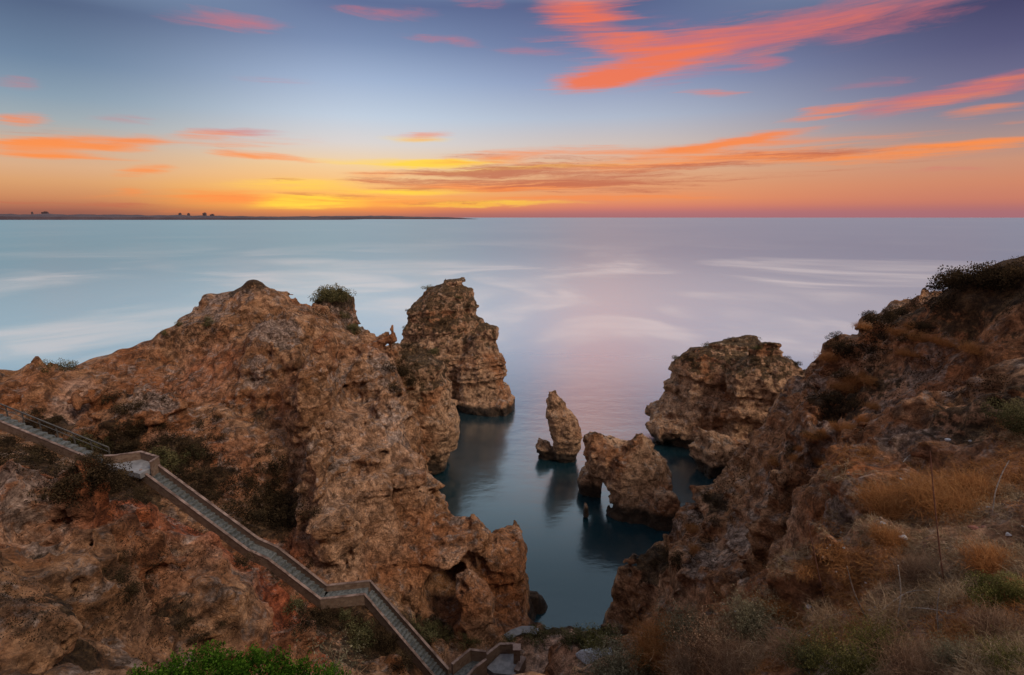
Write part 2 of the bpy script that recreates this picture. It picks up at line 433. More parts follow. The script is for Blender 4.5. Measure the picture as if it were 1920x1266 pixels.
# steps: centre line of the walkway in metres (flights and landings), width over the walls
ST = {k: np.array(at(*v)) for k, v in {
    'a': (-60,758,34.4), 'b': (195,862,31.6), 'c': (276,880,30.6), 'd': (476,1028,27.9), 'e': (512,1044,27.6),
    'f': (608,1118,26.4), 'g': (690,1115,26.8), 'h': (834,1266,24.6), 'i': (962,1212,27.2)}.items()}
ST['g'][2] = ST['f'][2] = ST['f'][2]
ST['h'][2] = 3.6; ST['i'][2] = 3.0
PATH = [ST[k] for k in 'abcdefghi']

def look(Gd, x, y):
    fx = np.clip((x - GX0) / GS, 0, Gd.shape[0] - 1.01); fy = np.clip((y - GY0) / GS, 0, Gd.shape[1] - 1.01)
    i = fx.astype(np.int32); j = fy.astype(np.int32); fx = (fx - i).astype(np.float32); fy = (fy - j).astype(np.float32)
    k = i * Gd.shape[1] + j; T = Gd.ravel(); n = Gd.shape[1]
    a = T[k]; a = a + (T[k + 1] - a) * fy
    b = T[k + n]; b = b + (T[k + n + 1] - b) * fy
    return a + (b - a) * fx

def rbf_grid(P, gx, gy):
    xy, z = P[:, :2], P[:, 2]
    d = np.linalg.norm(xy[:, None] - xy[None], axis=2)
    n = len(xy)
    A = np.zeros((n + 3, n + 3)); A[:n, :n] = -np.sqrt(d * d + .25) - np.eye(n) * -.02
    A[:n, n] = 1; A[:n, n + 1:] = xy; A[n, :n] = 1; A[n + 1:, :n] = xy.T
    w = np.linalg.solve(A, np.concatenate([z, [0, 0, 0]]))
    H = np.empty((len(gx), len(gy)), np.float32)
    for i, x in enumerate(gx):
        dd = -np.sqrt((x - xy[:, 0][None]) ** 2 + (gy[:, None] - xy[:, 1][None]) ** 2 + .25)
        H[i] = dd @ w[:n] + w[n] + w[n + 1] * x + w[n + 2] * gy
    return H

GX0, GY0, GS = -90.0, -4.0, 0.25
gx = np.arange(GX0, 90, GS); gy = np.arange(GY0, 112, GS)
H = rbf_grid(pts, gx, gy)
H = np.clip(H, -6, 31)
XX, YY = np.meshgrid(gx, gy, indexing='ij')
# path distance field
pd = np.full(H.shape, 1e9, np.float32); pz = np.zeros(H.shape, np.float32)
for p, q in zip(PATH[:-1], PATH[1:]):
    e = q[:2] - p[:2]; L2 = (e ** 2).sum()
    t = np.clip(((XX - p[0]) * e[0] + (YY - p[1]) * e[1]) / L2, 0, 1)
    d = np.hypot(XX - p[0] - e[0] * t, YY - p[1] - e[1] * t)
    m = d < pd
    pd[m] = d[m]; pz[m] = (p[2] + (q[2] - p[2]) * t)[m]
w = 1 - sstep(1.1, 3.2, pd)
H = H * (1 - w) + (pz - .5) * w
PD = pd
# nothing stands between the viewpoint and the steps: the gully falls away on the near side
pb = np.array([p[0] / p[1] for p in PATH]); py = np.array([p[1] for p in PATH]); pzz = np.array([p[2] for p in PATH])
bb = XX / np.maximum(YY, .5)
yp = np.interp(bb, pb, py); zp = np.interp(bb, pb, pzz)
inside = (bb > pb[0] - .05) & (bb < pb[-1]) & (YY > 8) & (YY < yp - .8)
sight = CAMZ - (CAMZ - zp) * YY / yp
capm = .4 + 2.3 * sstep(1.0, 6.0, yp - YY)
H = np.where(inside, np.minimum(H, sight - capm), H).astype(np.float32)
gxd, gyd = np.gradient(H, GS)
GRAD = np.hypot(gxd, gyd)
SC = (1 / np.sqrt(1 + np.minimum(GRAD, 4) ** 2)).astype(np.float32)
ROCK = (.22 + .78 * sstep(.55, 1.5, GRAD)).astype(np.float32)
ROCK *= (.08 + .92 * sstep(1.1, 3.2, PD))                          # smooth by the steps
ROCK = np.where(inside & (sight - H < 4.5), ROCK * .55, ROCK)
beach = np.exp(-(((XX - 3) / 3.2) ** 2 + ((YY - 27.6) / 3.0) ** 2))
ROCK *= 1 - .85 * np.clip(beach * 1.6, 0, 1)
near = sstep(19, 12, np.hypot(XX, YY)) * sstep(0, 3, XX)
ROCK *= 1 - .35 * near
SOFTZ = [(250,960,24,3.0,.7),(380,1020,24,3.2,.7),(480,1100,22.5,3.2,.75),(120,930,25,3,.6),(560,1200,21,2.6,.6),(520,1060,24.5,2.8,.85),(440,1020,25.5,2.6,.8),(320,960,26,2.6,.7),(200,900,28,2.5,.6),(620,1180,23,2.6,.6),
         (430,850,34,3.4,.3),(130,770,36.5,1.6,.5),(68,690,40.5,3,.85),(1800,560,27,4,.5),(1920,560,23,4,.6)]
for u, v, Yd, rr_, k_ in SOFTZ:
    c = at(u, v, Yd)
    ROCK *= (1 - k_ * sstep(1.3, .5, np.hypot(XX - c[0], YY - c[1]) / rr_)).astype(np.float32)
ROCK = ROCK.astype(np.float32)

# crags that stand out of the slopes: u, v, Y, half sizes in metres (x, y, z), turn in degrees
BLOBS = [
 (522,650,43,1.9,2.0,1.9,0),(545,690,41.5,1.6,1.8,2.2,20),(488,700,41,1.2,1.2,1.4,0),(600,710,38.8,1.0,1.4,2.6,0),(585,775,36.6,1.2,1.5,2.6,10),
 (612,850,33.4,1.0,1.5,2.8,0),(606,930,30.6,1.05,1.4,2.5,0),(636,1005,29.2,1.1,1.3,2.2,0),(480,760,39,1.5,1.5,1.6,0),
 (700,720,43,2.0,2.4,1.8,0),(735,800,38.6,1.3,1.7,2.2,0),(755,900,35.4,1.4,1.7,2.0,0),(690,900,33.4,1.3,1.4,2.4,0),
 (628,612,55,2.2,3.0,2.6,0),(655,655,52,2.2,3,2.0,0),(606,622,54,1.3,2,2.0,0),
 (283,778,36,1.6,1.5,1.0,0),(225,800,35,1.8,1.2,.7,0),(70,765,38,1.2,2.0,1.1,0),(30,755,37.5,1.5,2,1.4,0),(180,750,37.6,1.1,1.6,1.5,0),
 # spur
 (890,1150,29.8,1.15,1.2,1.9,0),(925,1040,34,1.3,1.4,1.5,0),(960,1070,34.6,.7,1.3,1.7,0),(870,1020,33.4,1.6,1.4,1.4,0),(945,1095,33.4,1.1,1.2,.9,0),
 # left outcrops
 (20,945,14.2,.75,.8,.75,0),(95,1100,12.8,1.0,1.1,.7,0),(165,1105,13.4,.45,.8,.5,0),(150,1160,12.9,.75,.9,1.0,0),(60,1140,10.6,.7,.7,.7,0),(30,1230,8.4,.8,.7,.5,0),
 (310,1070,16.6,.6,.7,.55,0),(365,1110,16.4,.7,.7,.6,0),(400,1160,15.9,.8,.8,.85,0),(360,1180,15.0,.8,.8,.7,0),(425,1215,15.4,.5,.6,.9,0),(510,1235,18.6,1.0,.7,.45,0),
 # right cliff
 (1208,1125,30.8,1.2,1.3,1.8,0),(1300,1006,31,.8,1.2,1.6,0),(1345,966,30.4,.8,1.2,1.4,0),(1390,1020,27,.8,1.2,2.2,0),(1330,1090,27,.8,1.2,1.6,0),(1440,910,28,.9,1.3,1.5,0),
 (1460,1000,23,.9,1.1,2.0,0),(1500,910,24,.7,1.3,1.3,0),(1560,860,24,.7,1.3,1.2,0),(1640,840,21.5,.7,1.2,1.1,0),(1600,890,21,.6,1.0,1.1,0),
 (1584,708,42,1.8,2.4,2.2,0),(1628,662,43,2.2,2.4,1.4,0),(1666,622,42,2.2,2.4,1.4,0),(1560,742,41,1.0,1.5,1.8,0),
 
 # grey crest on the near slope
 (1540,1085,12.5,.55,.5,.62,0),(1556,1050,13.0,.5,.5,.65,0),(1580,1018,13.6,.55,.5,.6,0),(1612,985,14.2,.5,.45,.5,0),(1640,940,15,.55,.5,.55,0),(1662,905,15,.5,.5,.5,0),(1690,870,16.4,.6,.55,.55,0),(1712,835,16.4,.6,.55,.5,0),(1600,1060,12.2,.42,.4,.34,0),
 (1525,1112,12.2,.4,.4,.4,0),(1590,1090,12.2,.35,.35,.28,0),(1640,985,14,.4,.4,.28,0),
]
BL = []
def on_ground(u, v, y0=6.0, y1=60.0):
    ys = np.arange(y0, y1, .05)
    P = np.array([at(u, v, y) for y in ys])
    h = look(H, P[:, 0], P[:, 1])
    k = np.nonzero(P[:, 2] < h)[0]
    return P[k[0]] if len(k) else P[-1]
for u, v, Y, rx, ry, rz, an in BLOBS:
    c = at(u, v, Y) if Y > 20 else on_ground(u, v)
    BL.append((np.array(c, np.float32), np.array([rx, ry, rz], np.float32)))
ROCK_BLOB = 1
for (c, r) in BL:                                                  # crags are rough all over
    dd = np.maximum(np.abs(XX - c[0]) / (r[0] + .8), np.abs(YY - c[1]) / (r[1] + .8))
    ROCK = np.maximum(ROCK, (sstep(1.25, .8, dd) * (.85 if c[1] > 20 else .8)).astype(np.float32))
# hollows: cave in the spur, arch at its end, overhangs
HOLES = [
 (836,1108,30.8,1.75,3.8,1.65),(812,1132,33.4,.5,3.4,.35),
 (957,1152,33.4,.75,3.6,1.15),
 (1440,1060,19.6,.7,1.2,1.8),(1495,1050,18.6,1.0,1.3,2.3),(1420,950,25.2,.6,.8,1.2),
]
HL = [(np.array(at(u, v, Y), np.float32), np.array([a, b, c], np.float32)) for u, v, Y, a, b, c in HOLES]

def ell(p, c, r):
    q = (p - c) / r
    k = np.sqrt((q * q).sum(1))
    return (k - 1) * r.min() if r.max() / r.min() < 1.2 else (k - 1) * (r.prod() ** (1 / 3)) * .85

def smin(a, b, k):
    h = np.clip(.5 + .5 * (b - a) / k, 0, 1)
    return b + (a - b) * h - k * h * (1 - h)

def rock_noise(p, dist, amp, strata=1.0, seed=0, gully=1.0):
    """outward displacement of weathered limestone: buttresses, gullies, ledges, pits (mean about zero)"""
    n = .36 * ridge(p, 6.5, seed) + .28 * ridge(p, 3.0, seed + 1)
    n += gully * 1.15 * (ridge(p, (4.2, 4.2, 16.0), seed + 2))                       # buttresses and gullies that run downhill
    n += gully * .50 * (ridge(p, (1.4, 1.4, 5.0), seed + 3))
    w = vn(p, 6.0, seed + 3)
    zz = np.zeros_like(p); zz[:, 2] = p[:, 2] + 1.3 * w
    led = vn(zz, (1, 1, .95), seed + 4) + .6 * vn(zz, (1, 1, .42), seed + 5)
    n += strata * .26 * np.clip(led * 2.4, -.7, .7)
    n += .20 * ridge(p, .82, seed + 5) + .26 * vl(p, 1.7, seed + 6) + .20 * vl(p, .75, seed + 8)
    m = dist < 75
    if m.any():
        s = np.zeros(len(p), np.float32)
        pm = p[m]
        s[m] = (.14 * ridge(pm, .42, seed + 6) + .15 * vl(pm, .36, seed + 7)) * np.clip(1.7 - dist[m] / 60, 0, 1)
        m2 = dist < 36
        if m2.any():
            s[m2] += (.10 * ridge(p[m2], .20, seed + 7) + .07 * vl(p[m2], .13, seed + 8)) * np.clip(1.5 - dist[m2] / 26, 0, 1)
        n += s
    pit = vn(p, 1.0, seed + 9)                                                      # weathered holes
    n -= .30 * sstep(.45, .75, pit)
    return (n - .50 - .70 * gully * .6) * amp

def land_base(p):
    x, y, z = p[:, 0], p[:, 1], p[:, 2]
    d = (z - look(H, x, y)) * look(SC, x, y)
    return d

def land_blobs(p, d):
    for c, r in BL:
        R_ = r.max() + 1.5
        m = (np.abs(p - c) < R_).all(1)
        if m.any():
            d[m] = smin(d[m], ell(p[m], c, r), .45 if r.max() > .8 else .16)
    return d

def land(p):
    dist = np.linalg.norm(p - np.array([0, 0, CAMZ], np.float32), axis=1)
    a = look(ROCK, p[:, 0], p[:, 1])
    wp = p.copy()
    wp[:, 0] += vn(p, 4.2, 12) * 1.0 * a + vn(p, 1.6, 14) * .3 * a
    wp[:, 1] += vn(p, 4.2, 13) * 1.0 * a + vn(p, 1.6, 15) * .3 * a
    d = land_base(wp)
    d = land_blobs(p, d)
    nearb = np.clip(dist / 22, .25, 1)
    d -= rock_noise(p, dist, 1.0, 1.0) * a * nearb
    soft = np.clip(look(PD, p[:, 0], p[:, 1]) - 1.0, 0, 1) * nearb
    d -= (.13 * (ridge(p, 1.9, 21) - .3) + .07 * vl(p, .7, 22)) * soft + .04 * vn(p, .40, 20) * np.clip(1.5 - dist / 30, 0, 1)
    for c, r in HL:
        R_ = r.max() + 1.2
        m = (np.abs(p - c) < R_).all(1)
        if m.any():
            d[m] = -smin(-d[m], ell(p[m], c, r) + .12 * ridge(p[m], 1.0, 9), .25)
    return d

CAMP = np.array([0, 0, CAMZ], np.float32)
DA = 0.0030
A0, E0, L0 = -1.13, -1.32, math.log(1.5)
NG = [int((math.log(118) - L0) / DA) // 8 * 8, int(2.26 / DA) // 8 * 8, int(1.36 / DA) // 8 * 8]
def to_polar(g):
    r = np.exp(L0 + g[:, 0] * DA); a = A0 + g[:, 1] * DA; e = E0 + g[:, 2] * DA
    ce = np.cos(e)
    return np.stack([r * np.sin(a) * ce, r * np.cos(a) * ce, CAMZ + r * np.sin(e)], 1).astype(np.float32)
def land_keep(c, rad):
    d = land_base(c)
    d = land_blobs(c, d)
    a = look(ROCK, c[:, 0], c[:, 1]) * np.clip(np.linalg.norm(c - CAMP, axis=1) / 22, .25, 1)
    k = np.abs(d) < rad * 1.5 + 3.4 * a + .15
    k &= (c[:, 2] > -1.6 - rad) & (c[:, 2] < 31)
    for h, r in HL:
        k |= (np.abs(c - h) < (r + .5 + rad[:, None])).all(1)
    return k
import time, os
_t = time.time()
LV, LQ = surface_nets(NG, to_polar, land_keep, land)
LQ = LQ[:, ::-1]                                                   # the polar frame is left-handed
print('land', len(LV), len(LQ), round(time.time() - _t, 1))
tick('land')
# ------------------------------------------------------------------ materials
def new_mat(name):
    m = bpy.data.materials.new(name); m.use_nodes = True
    nt = m.node_tree; nt.nodes.clear()
    return m, G(nt)

def finish(g, col, rough=.9, bump=None, bstr=.6, bdist=.1, spec=.2, normal=None):
    b = g.n('ShaderNodeBsdfPrincipled', {'Base Color': col, 'Roughness': rough, 'Specular IOR Level': spec})
    if bump is not None:
        bp = g.n('ShaderNodeBump', {'Strength': bstr, 'Distance': bdist, 'Height': bump})
        b.inputs['Normal'].default_value = (0, 0, 0)
        g.nt.links.new(bp.outputs[0], b.inputs['Normal'])
    g.n('ShaderNodeOutputMaterial', {'Surface': b.outputs[0]})

def rock_material(name, pale=0.0, land=True):
    m, g = new_mat(name)
    geo = g.n('ShaderNodeNewGeometry')
    P = geo.outputs['Position']
    N = g.n('ShaderNodeSeparateXYZ', {0: geo.outputs['Normal']}).outputs[2]
    z = g.n('ShaderNodeSeparateXYZ', {0: P}).outputs[2]
    big = g.noise(P, .16, 5, .6, .4)
    mid = g.noise(g.vadd(P, (40, 3, 9)), .7, 8, .68, .6)
    fine = g.noise(g.vadd(P, (4, 53, 9)), 4.0, 8, .7)
    flute = g.noise(g.vmul(P, (1.6, 1.6, .35)), 1.0, 7, .65, .8)
    # weathered limestone: ochre and tan
    c = g.mix(g.rng(mid, .35, .66), (.200, .112, .052, 1), (.39, .262, .158, 1))
    if pale:
        c = g.mix(pale, c, (.33, .23, .165, 1))
    c = g.mix(g.rng(big, .48, .66, 0, .75), c, (.22, .088, .032, 1))
    zs = g.m('ADD', z, g.m('MULTIPLY', g.noise(P, .3, 3), 2.2))
    bands = g.noise(g.comb(0.0, 0.0, zs), 2.1, 5, .7)
    c = g.mix(g.rng(bands, .52, .66, 0, .55), c, (.13, .066, .040, 1))
    c = g.mix(g.rng(bands, .46, .36, 0, .5), c, (.40, .285, .205, 1))
    c = g.mix(g.rng(flute, .55, .72, 0, .5), c, (.13, .06, .034, 1))
    if land:
        red = g.m('MULTIPLY', g.attr('red'), g.rng(mid, .2, .5, .75, 1))
        c = g.mix(red, c, g.mix(g.rng(fine, .35, .65), (.20, .060, .027, 1), (.38, .130, .060, 1)))
        org = g.m('MULTIPLY', g.attr('orange'), g.rng(mid, .3, .6, .3, 1))
        c = g.mix(org, c, g.mix(g.rng(fine, .35, .65), (.19, .070, .024, 1), (.33, .145, .058, 1)))
        pl = g.m('MULTIPLY', g.attr('pale'), g.rng(mid, .25, .6, .5, 1))
        c = g.mix(pl, c, g.mix(g.rng(fine, .3, .7), (.34, .22, .13, 1), (.58, .44, .32, 1)))
        soil = g.m('MULTIPLY', g.attr('sand'), g.rng(mid, .2, .5, .7, 1))
        c = g.mix(soil, c, g.mix(g.rng(fine, .35, .65), (.36, .245, .175, 1), (.46, .33, .245, 1)))
    # grey lichen crust on the tops and the crags
    gsel = g.noise(g.vadd(P, (7, 7, 70)), 1.1, 9, .72, .5)
    up = g.rng(N, -.1, .8)
    ga = g.m('ADD', g.m('MULTIPLY', up, .10), .30)
    if land:
        ga = g.m('ADD', ga, g.m('MULTIPLY', g.attr('grey'), .26))
    gf = g.rng(g.m('ADD', gsel, g.m('SUBTRACT', ga, .34)), .56, .68)
    c = g.mix(g.m('MULTIPLY', gf, .75), c, g.mix(g.rng(fine, .35, .68), (.075, .066, .058, 1), (.40, .37, .34, 1)))
    # pits and cracks
    pit = g.noise(g.vadd(P, (91, 3, 2)), 2.6, 4, .6)
    c = g.mix(g.rng(pit, .66, .74, 0, .75), c, (.06, .04, .03, 1))
    # low scrub and dry herbs clinging to gentler ground
    vs_ = g.noise(g.vadd(P, (1, 60, 20)), .9, 9, .75, .3)
    va = g.m('MULTIPLY', up, .13)
    if land:
        va = g.m('ADD', va, g.m('MULTIPLY', g.attr('veg'), .34))
    else:
        va = g.m('ADD', va, g.m('MULTIPLY', g.rng(z, 4, 14), .21))
    vf = g.rng(g.m('ADD', vs_, va), .72, .80)
    c = g.mix(g.m('MULTIPLY', vf, .9), c, g.mix(g.rng(fine, .35, .65), (.022, .016, .010, 1), (.085, .060, .030, 1)))
    blot = g.noise(g.vadd(P, (33, 9, 1)), 1.5, 9, .75, .6)
    c = g.vmul(c, g.mix(g.rng(blot, .36, .64), (.36, .32, .29, 1), (1.60, 1.50, 1.38, 1)))
    spk = g.noise(g.vadd(P, (3, 9, 31)), 9.0, 6, .8)
    c = g.vmul(c, g.mix(g.rng(spk, .30, .70), (.58, .56, .54, 1), (1.42, 1.40, 1.36, 1)))
    c = g.vmul(c, ((1.12 if land else 1.3), (1.0 if land else 1.25), (1.0 if land else 1.25)))
    # tide mark: wet, dark with weed
    tz = g.m('ADD', z, g.m('MULTIPLY', g.m('SUBTRACT', mid, .5), 1.4))
    wet = g.rng(tz, 1.9, 1.1)
    c = g.mix(g.m('MULTIPLY', wet, .9), c, (.020, .015, .011, 1))
    h = g.m('ADD', g.m('MULTIPLY', g.noise(P, 1.6, 12, .72, .3), 1.0), g.m('MULTIPLY', g.noise(g.vadd(P, (9, 9, 9)), 7, 8, .75), .28))
    h = g.m('SUBTRACT', h, g.m('MULTIPLY', g.rng(pit, .62, .72), .3))
    finish(g, c, g.rng(wet, 0, 1, .92, .45), h, 1.0, .95, .15)
    return m

M = {}
M['land'] = rock_material('weathered_cliff')
M['stack'] = rock_material('sea_stack_limestone', .45, False)

# sea: long-exposure water, mirror-smooth in the bay, milky streaks farther out
m, g = new_mat('sea_water'); M['sea'] = m
geo = g.n('ShaderNodeNewGeometry'); P = geo.outputs['Position']
s3 = g.n('ShaderNodeSeparateXYZ', {0: P})
X, Y = s3.outputs[0], s3.outputs[1]
dist = g.m('SQRT', g.m('ADD', g.m('MULTIPLY', X, X), g.m('MULTIPLY', Y, Y)))
ld = g.m('LOGARITHM', g.m('MAXIMUM', dist, 1.0), math.e)
bear = g.m('ARCTAN2', X, Y)
cur = g.comb(g.m('MULTIPLY', bear, 2.2), g.m('MULTIPLY', ld, 1.7))
w1 = g.noise(cur, 1.4, 5, .5, 1.3)
w2 = g.noise(g.vadd(g.vmul(cur, (1.0, 4.5, 1)), (5, 8, 0)), 1.8, 9, .62, .8)
w3 = g.noise(g.vmul(cur, (2.0, 16, 1)), 2.0, 8, .7, .2)
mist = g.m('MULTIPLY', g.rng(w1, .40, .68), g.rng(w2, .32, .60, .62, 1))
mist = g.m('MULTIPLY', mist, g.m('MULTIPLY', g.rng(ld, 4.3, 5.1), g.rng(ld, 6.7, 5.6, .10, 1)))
milk_sheen = g.m('MULTIPLY', g.rng(ld, 4.35, 5.0), g.rng(ld, 6.1, 5.05))        # pale milky band of the middle distance, sky sheen painted into its colour
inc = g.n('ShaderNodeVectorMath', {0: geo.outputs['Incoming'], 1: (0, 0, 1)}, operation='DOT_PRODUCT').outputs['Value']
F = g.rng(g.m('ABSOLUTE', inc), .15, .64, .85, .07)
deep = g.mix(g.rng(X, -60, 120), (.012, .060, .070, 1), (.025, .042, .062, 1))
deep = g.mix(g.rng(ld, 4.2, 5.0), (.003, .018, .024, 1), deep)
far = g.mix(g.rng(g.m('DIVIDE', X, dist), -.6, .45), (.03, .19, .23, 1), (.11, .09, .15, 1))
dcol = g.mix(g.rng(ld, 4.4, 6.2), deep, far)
dcol = g.mix(g.m('MULTIPLY', milk_sheen, .7), dcol, g.mix(g.rng(g.m('DIVIDE', X, dist), -.55, .2), (.44, .74, .77, 1), (.76, .64, .60, 1)))
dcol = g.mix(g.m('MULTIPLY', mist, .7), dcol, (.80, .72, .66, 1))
bumpn = g.n('ShaderNodeBump', {'Strength': .12, 'Distance': .5, 'Height': g.noise(g.vmul(P, (.5, .9, 1)), .35, 4, .6)})
fin = g.n('ShaderNodeBump', {'Strength': .5, 'Distance': .3, 'Height': w3, 'Normal': bumpn.outputs[0]})
gl = g.n('ShaderNodeBsdfGlossy', {'Color': (.84, .95, 1.0, 1), 'Roughness': g.rng(ld, 3.4, 5.2, .15, .30), 'Normal': bumpn.outputs[0]})
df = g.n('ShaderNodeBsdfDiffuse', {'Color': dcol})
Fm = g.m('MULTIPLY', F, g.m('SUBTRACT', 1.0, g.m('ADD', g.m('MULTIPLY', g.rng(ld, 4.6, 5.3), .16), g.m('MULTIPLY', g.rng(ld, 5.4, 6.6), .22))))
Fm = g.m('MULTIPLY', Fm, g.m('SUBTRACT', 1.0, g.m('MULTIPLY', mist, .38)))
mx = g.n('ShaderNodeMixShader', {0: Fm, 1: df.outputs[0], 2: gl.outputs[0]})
g.n('ShaderNodeOutputMaterial', {'Surface': mx.outputs[0]})
# ------------------------------------------------------------------ objects: helpers
def tag(o, label=None, cat=None, group=None, kind=None):
    if label: o['label'] = label
    if cat: o['category'] = cat
    if group: o['group'] = group
    if kind: o['kind'] = kind
    return o

def link(name, me, mat=None, parent=None, loc=None):
    o = bpy.data.objects.new(name, me)
    if mat is not None and not me.materials:
        me.materials.append(mat)
    C.objects.link(o)
    if loc is not None:
        o.location = loc
    if parent is not None:
        o.parent = parent
    return o

def empty(name, loc=(0, 0, 0)):
    o = bpy.data.objects.new(name, None); C.objects.link(o); o.location = loc
    return o

def blob_sum(p, rows):
    """soft spots: u, v, Y, radius in metres, weight"""
    a = np.zeros(len(p), np.float32)
    for u, v, Yd, r, w_ in rows:
        c = np.array(at(u, v, Yd) if Yd > 28 else on_ground(u, v), np.float32)
        k = np.nonzero((np.abs(p[:, 0] - c[0]) < 1.3 * r) & (np.abs(p[:, 1] - c[1]) < 1.3 * r))[0]
        d = np.linalg.norm((p[k] - c) / r, axis=1)
        a[k] = np.maximum(a[k], w_ * sstep(1.25, .35, d))
    return a

# ------------------------------------------------------------------ land
LQ = drop_islands(len(LV), LQ, 1500)
RED = [(250,960,24,3.2,1),(120,910,26,3,1),(380,1020,24,3,1),(60,960,22,2.2,.7),(480,1130,21.5,2.6,1),(560,1210,20.5,2.2,.9),(180,1000,22,2.6,1),(320,1080,21,2.4,.8),(600,1150,24,2,.6),(520,1060,25.5,2.2,.6),
       (380,700,41,4,.3),(550,740,38,2.4,.6),(430,900,34,4,.3),(1660,780,24,3,.4)]
ORA = [(1330,1000,29,2,.7),(1620,860,22,2,.7),(1540,920,23,2,.6),(1280,1060,30,2,.7),(1650,660,30,3,.6),(1400,1080,25,2.4,.9),(1480,980,22,2,.9),(1560,760,28,3,.7),(1760,640,26,4,.7),(1850,700,20,4,.7),(1700,900,15,3,.8),(1820,1060,9,3,.7),(1650,1080,11,3,.8),(860,1120,30,3,.9),(100,1000,20,4,.6),(160,1080,13,2,.8),(820,1020,32,4,.7),(940,1050,34,3,.8),(700,1080,30,3,.6),(60,760,38,4,.8),(150,790,36,4,.6),(300,840,34,3,.6),(1480,1050,19,3,.7),(1420,960,25,3,.5),(1340,1100,26,3,.6),(1250,1100,28,3,.4),
       (1600,1150,8,4,.8),(1750,980,11,4,.7),(1300,1220,13,3.5,.7),(1700,650,28,6,.5),(1850,900,12,5,.6),(200,1150,13,3,.5),(450,1240,15,2,.6),(20,870,25,3,.8),(1500,830,28,4,.5),(1800,750,20,4,.5)]
SAN = [(118,795,35.5,1.5,1),(132,760,36.8,1.3,1),(148,728,38.6,1.2,.9),(1055,1215,28.5,3.4,1.0),(1040,1240,28.2,3.4,1),(1030,1250,26,2.4,1),(1110,1210,27.5,1.6,1),(130,760,37,1.2,.8),(120,790,35.5,1,.8),(300,830,33.6,1.1,.7),(890,1255,25,2.4,.7),(1850,1200,6,3,.5),(1100,1250,22,2,.6)]
GRY = [(520,640,43,2.6,1),(600,720,39,2.4,.8),(490,700,41,1.8,.8),(600,880,32,2,.6),(283,770,36,2,1),(700,720,43,3,.7),(735,800,38,2.4,.5),(620,600,54,5,.6),(400,560,47,4,.4),
       (20,940,14,1.3,1),(60,1060,11,1,.5),(60,1220,10,1,.6),(310,1050,16.6,1.0,1),(400,1130,16,1.4,1.1),(420,1200,15.5,1.1,.8),(380,1170,15.2,1.0,.9),
       (1380,1000,27,2,.6),(1330,1060,28,1.6,.5),(1460,900,26,2.2,.6),(1560,850,24,2.4,.8),(1620,790,24,2,.7),(1740,700,25,2,.4),(1290,1000,31,2,.7),(1540,1070,12.6,1.3,1.2),(1590,1000,13.6,1.3,1.2),(1640,930,15,1.4,1.1),(1700,860,16.5,1.6,1.1),(1620,640,42,4,.5),(1520,770,32,3,.6)]
VEG = [(470,525,49,2.6,.9),(620,555,55,4,1),(640,620,50.5,1.6,1),(530,960,31,2.6,.8),(330,840,33,2,1),(270,760,37.4,2.2,.9),(240,830,34,2,1),(180,830,33,2,.9),(90,800,34,2,.7),(230,900,28.4,3,1),(120,860,29,3,1),(20,800,31,3,.8),
       (350,920,27.6,2,.7),(460,980,29,1.4,.8),(510,900,32,2.4,.7),(390,880,32,1.8,.7),(540,1070,26,1.5,.6),(640,1150,24.6,2.4,.9),(700,1220,23.6,2.6,1),(760,1200,27.6,2,.9),(800,1190,28.6,1.8,.9),
       (230,1100,15,1.5,1),(60,1080,11,.9,.7),(330,1190,14.5,1.2,.8),(100,1220,10,1.6,.8),(780,700,50,3,.6),(1760,545,28,4,1),(1850,520,25,4,1),(1630,620,40,4,.8),(1700,620,31,3,.6),(1600,740,28,3,.7),(1500,860,27,2.4,.4),
       (1230,1060,31,2,.8),(1330,940,30,1.6,.6),(1880,780,15,2.4,.8),(1150,1220,24,2.4,.7),(600,1230,20,3,.7),(500,780,39,1.5,.6),(300,980,24,1,.3)]
PAL = [(1750,1000,10,2.5,.5),(1850,1180,6,2,.5),(1700,1100,9,2,.5),(1560,1130,11,1.5,.5),(1780,840,14,2.5,.5),(1500,1000,22,1.6,.6),(1230,1100,30,1.4,.5),(1410,960,26,1.8,1),(1350,1020,27,1.4,.8),(1260,1130,28,1.6,.6),(100,1080,12,1.5,.8),(190,1170,12.6,1.3,.9),(340,1120,16,1.6,.7),(1600,700,28,2,.5),(1680,720,26,2,.5),(860,1060,31,2,.6),(640,850,36,3.4,1),(610,960,30,2.4,1),(640,1040,29,2.2,.9),(700,800,40,3.4,.8),(760,800,38,3,1),(700,700,44,3,.7),(760,900,36,2.6,.8),(680,940,32,2.4,.7),(600,900,32,2,1),(720,1000,31,2.4,.5),
       (900,1150,29.5,1.6,.8),(1320,970,30,1.6,.6),(1400,1000,26,1.6,.9),(1440,940,25,1.4,.7),(1300,1100,27,2,.5),(290,785,36,1.4,.9),(200,1180,12.6,1.2,.6),(440,1240,15,1.2,.9),(1540,700,42,4,.7)]
RED = [(u, v, y, r * (1.35 if y < 28 else 1), min(1, w_ * 1.2)) for u, v, y, r, w_ in RED] + [(60,900,25,3.4,.9),(450,1060,22,3,.9),(300,900,27,2,.5)]
PAL += [(330,1080,16,1.6,1),(400,1110,16,1.8,1),(430,1190,15.4,1.5,1),(60,1010,12,1.5,.7),(20,940,14,1.5,.7)]
at_ = {'pale': blob_sum(LV, PAL), 'red': blob_sum(LV, RED), 'orange': blob_sum(LV, ORA), 'sand': blob_sum(LV, SAN), 'grey': blob_sum(LV, GRY), 'veg': blob_sum(LV, VEG)}
fc = LV[LQ].mean(1)
isbeach = (((fc[:, 0] - 3) / 4.6) ** 2 + ((fc[:, 1] - 27.6) / 4.4) ** 2 < 1) & (fc[:, 2] < 4.2)
right = fc[:, 0] > 1.5 + .02 * fc[:, 1]
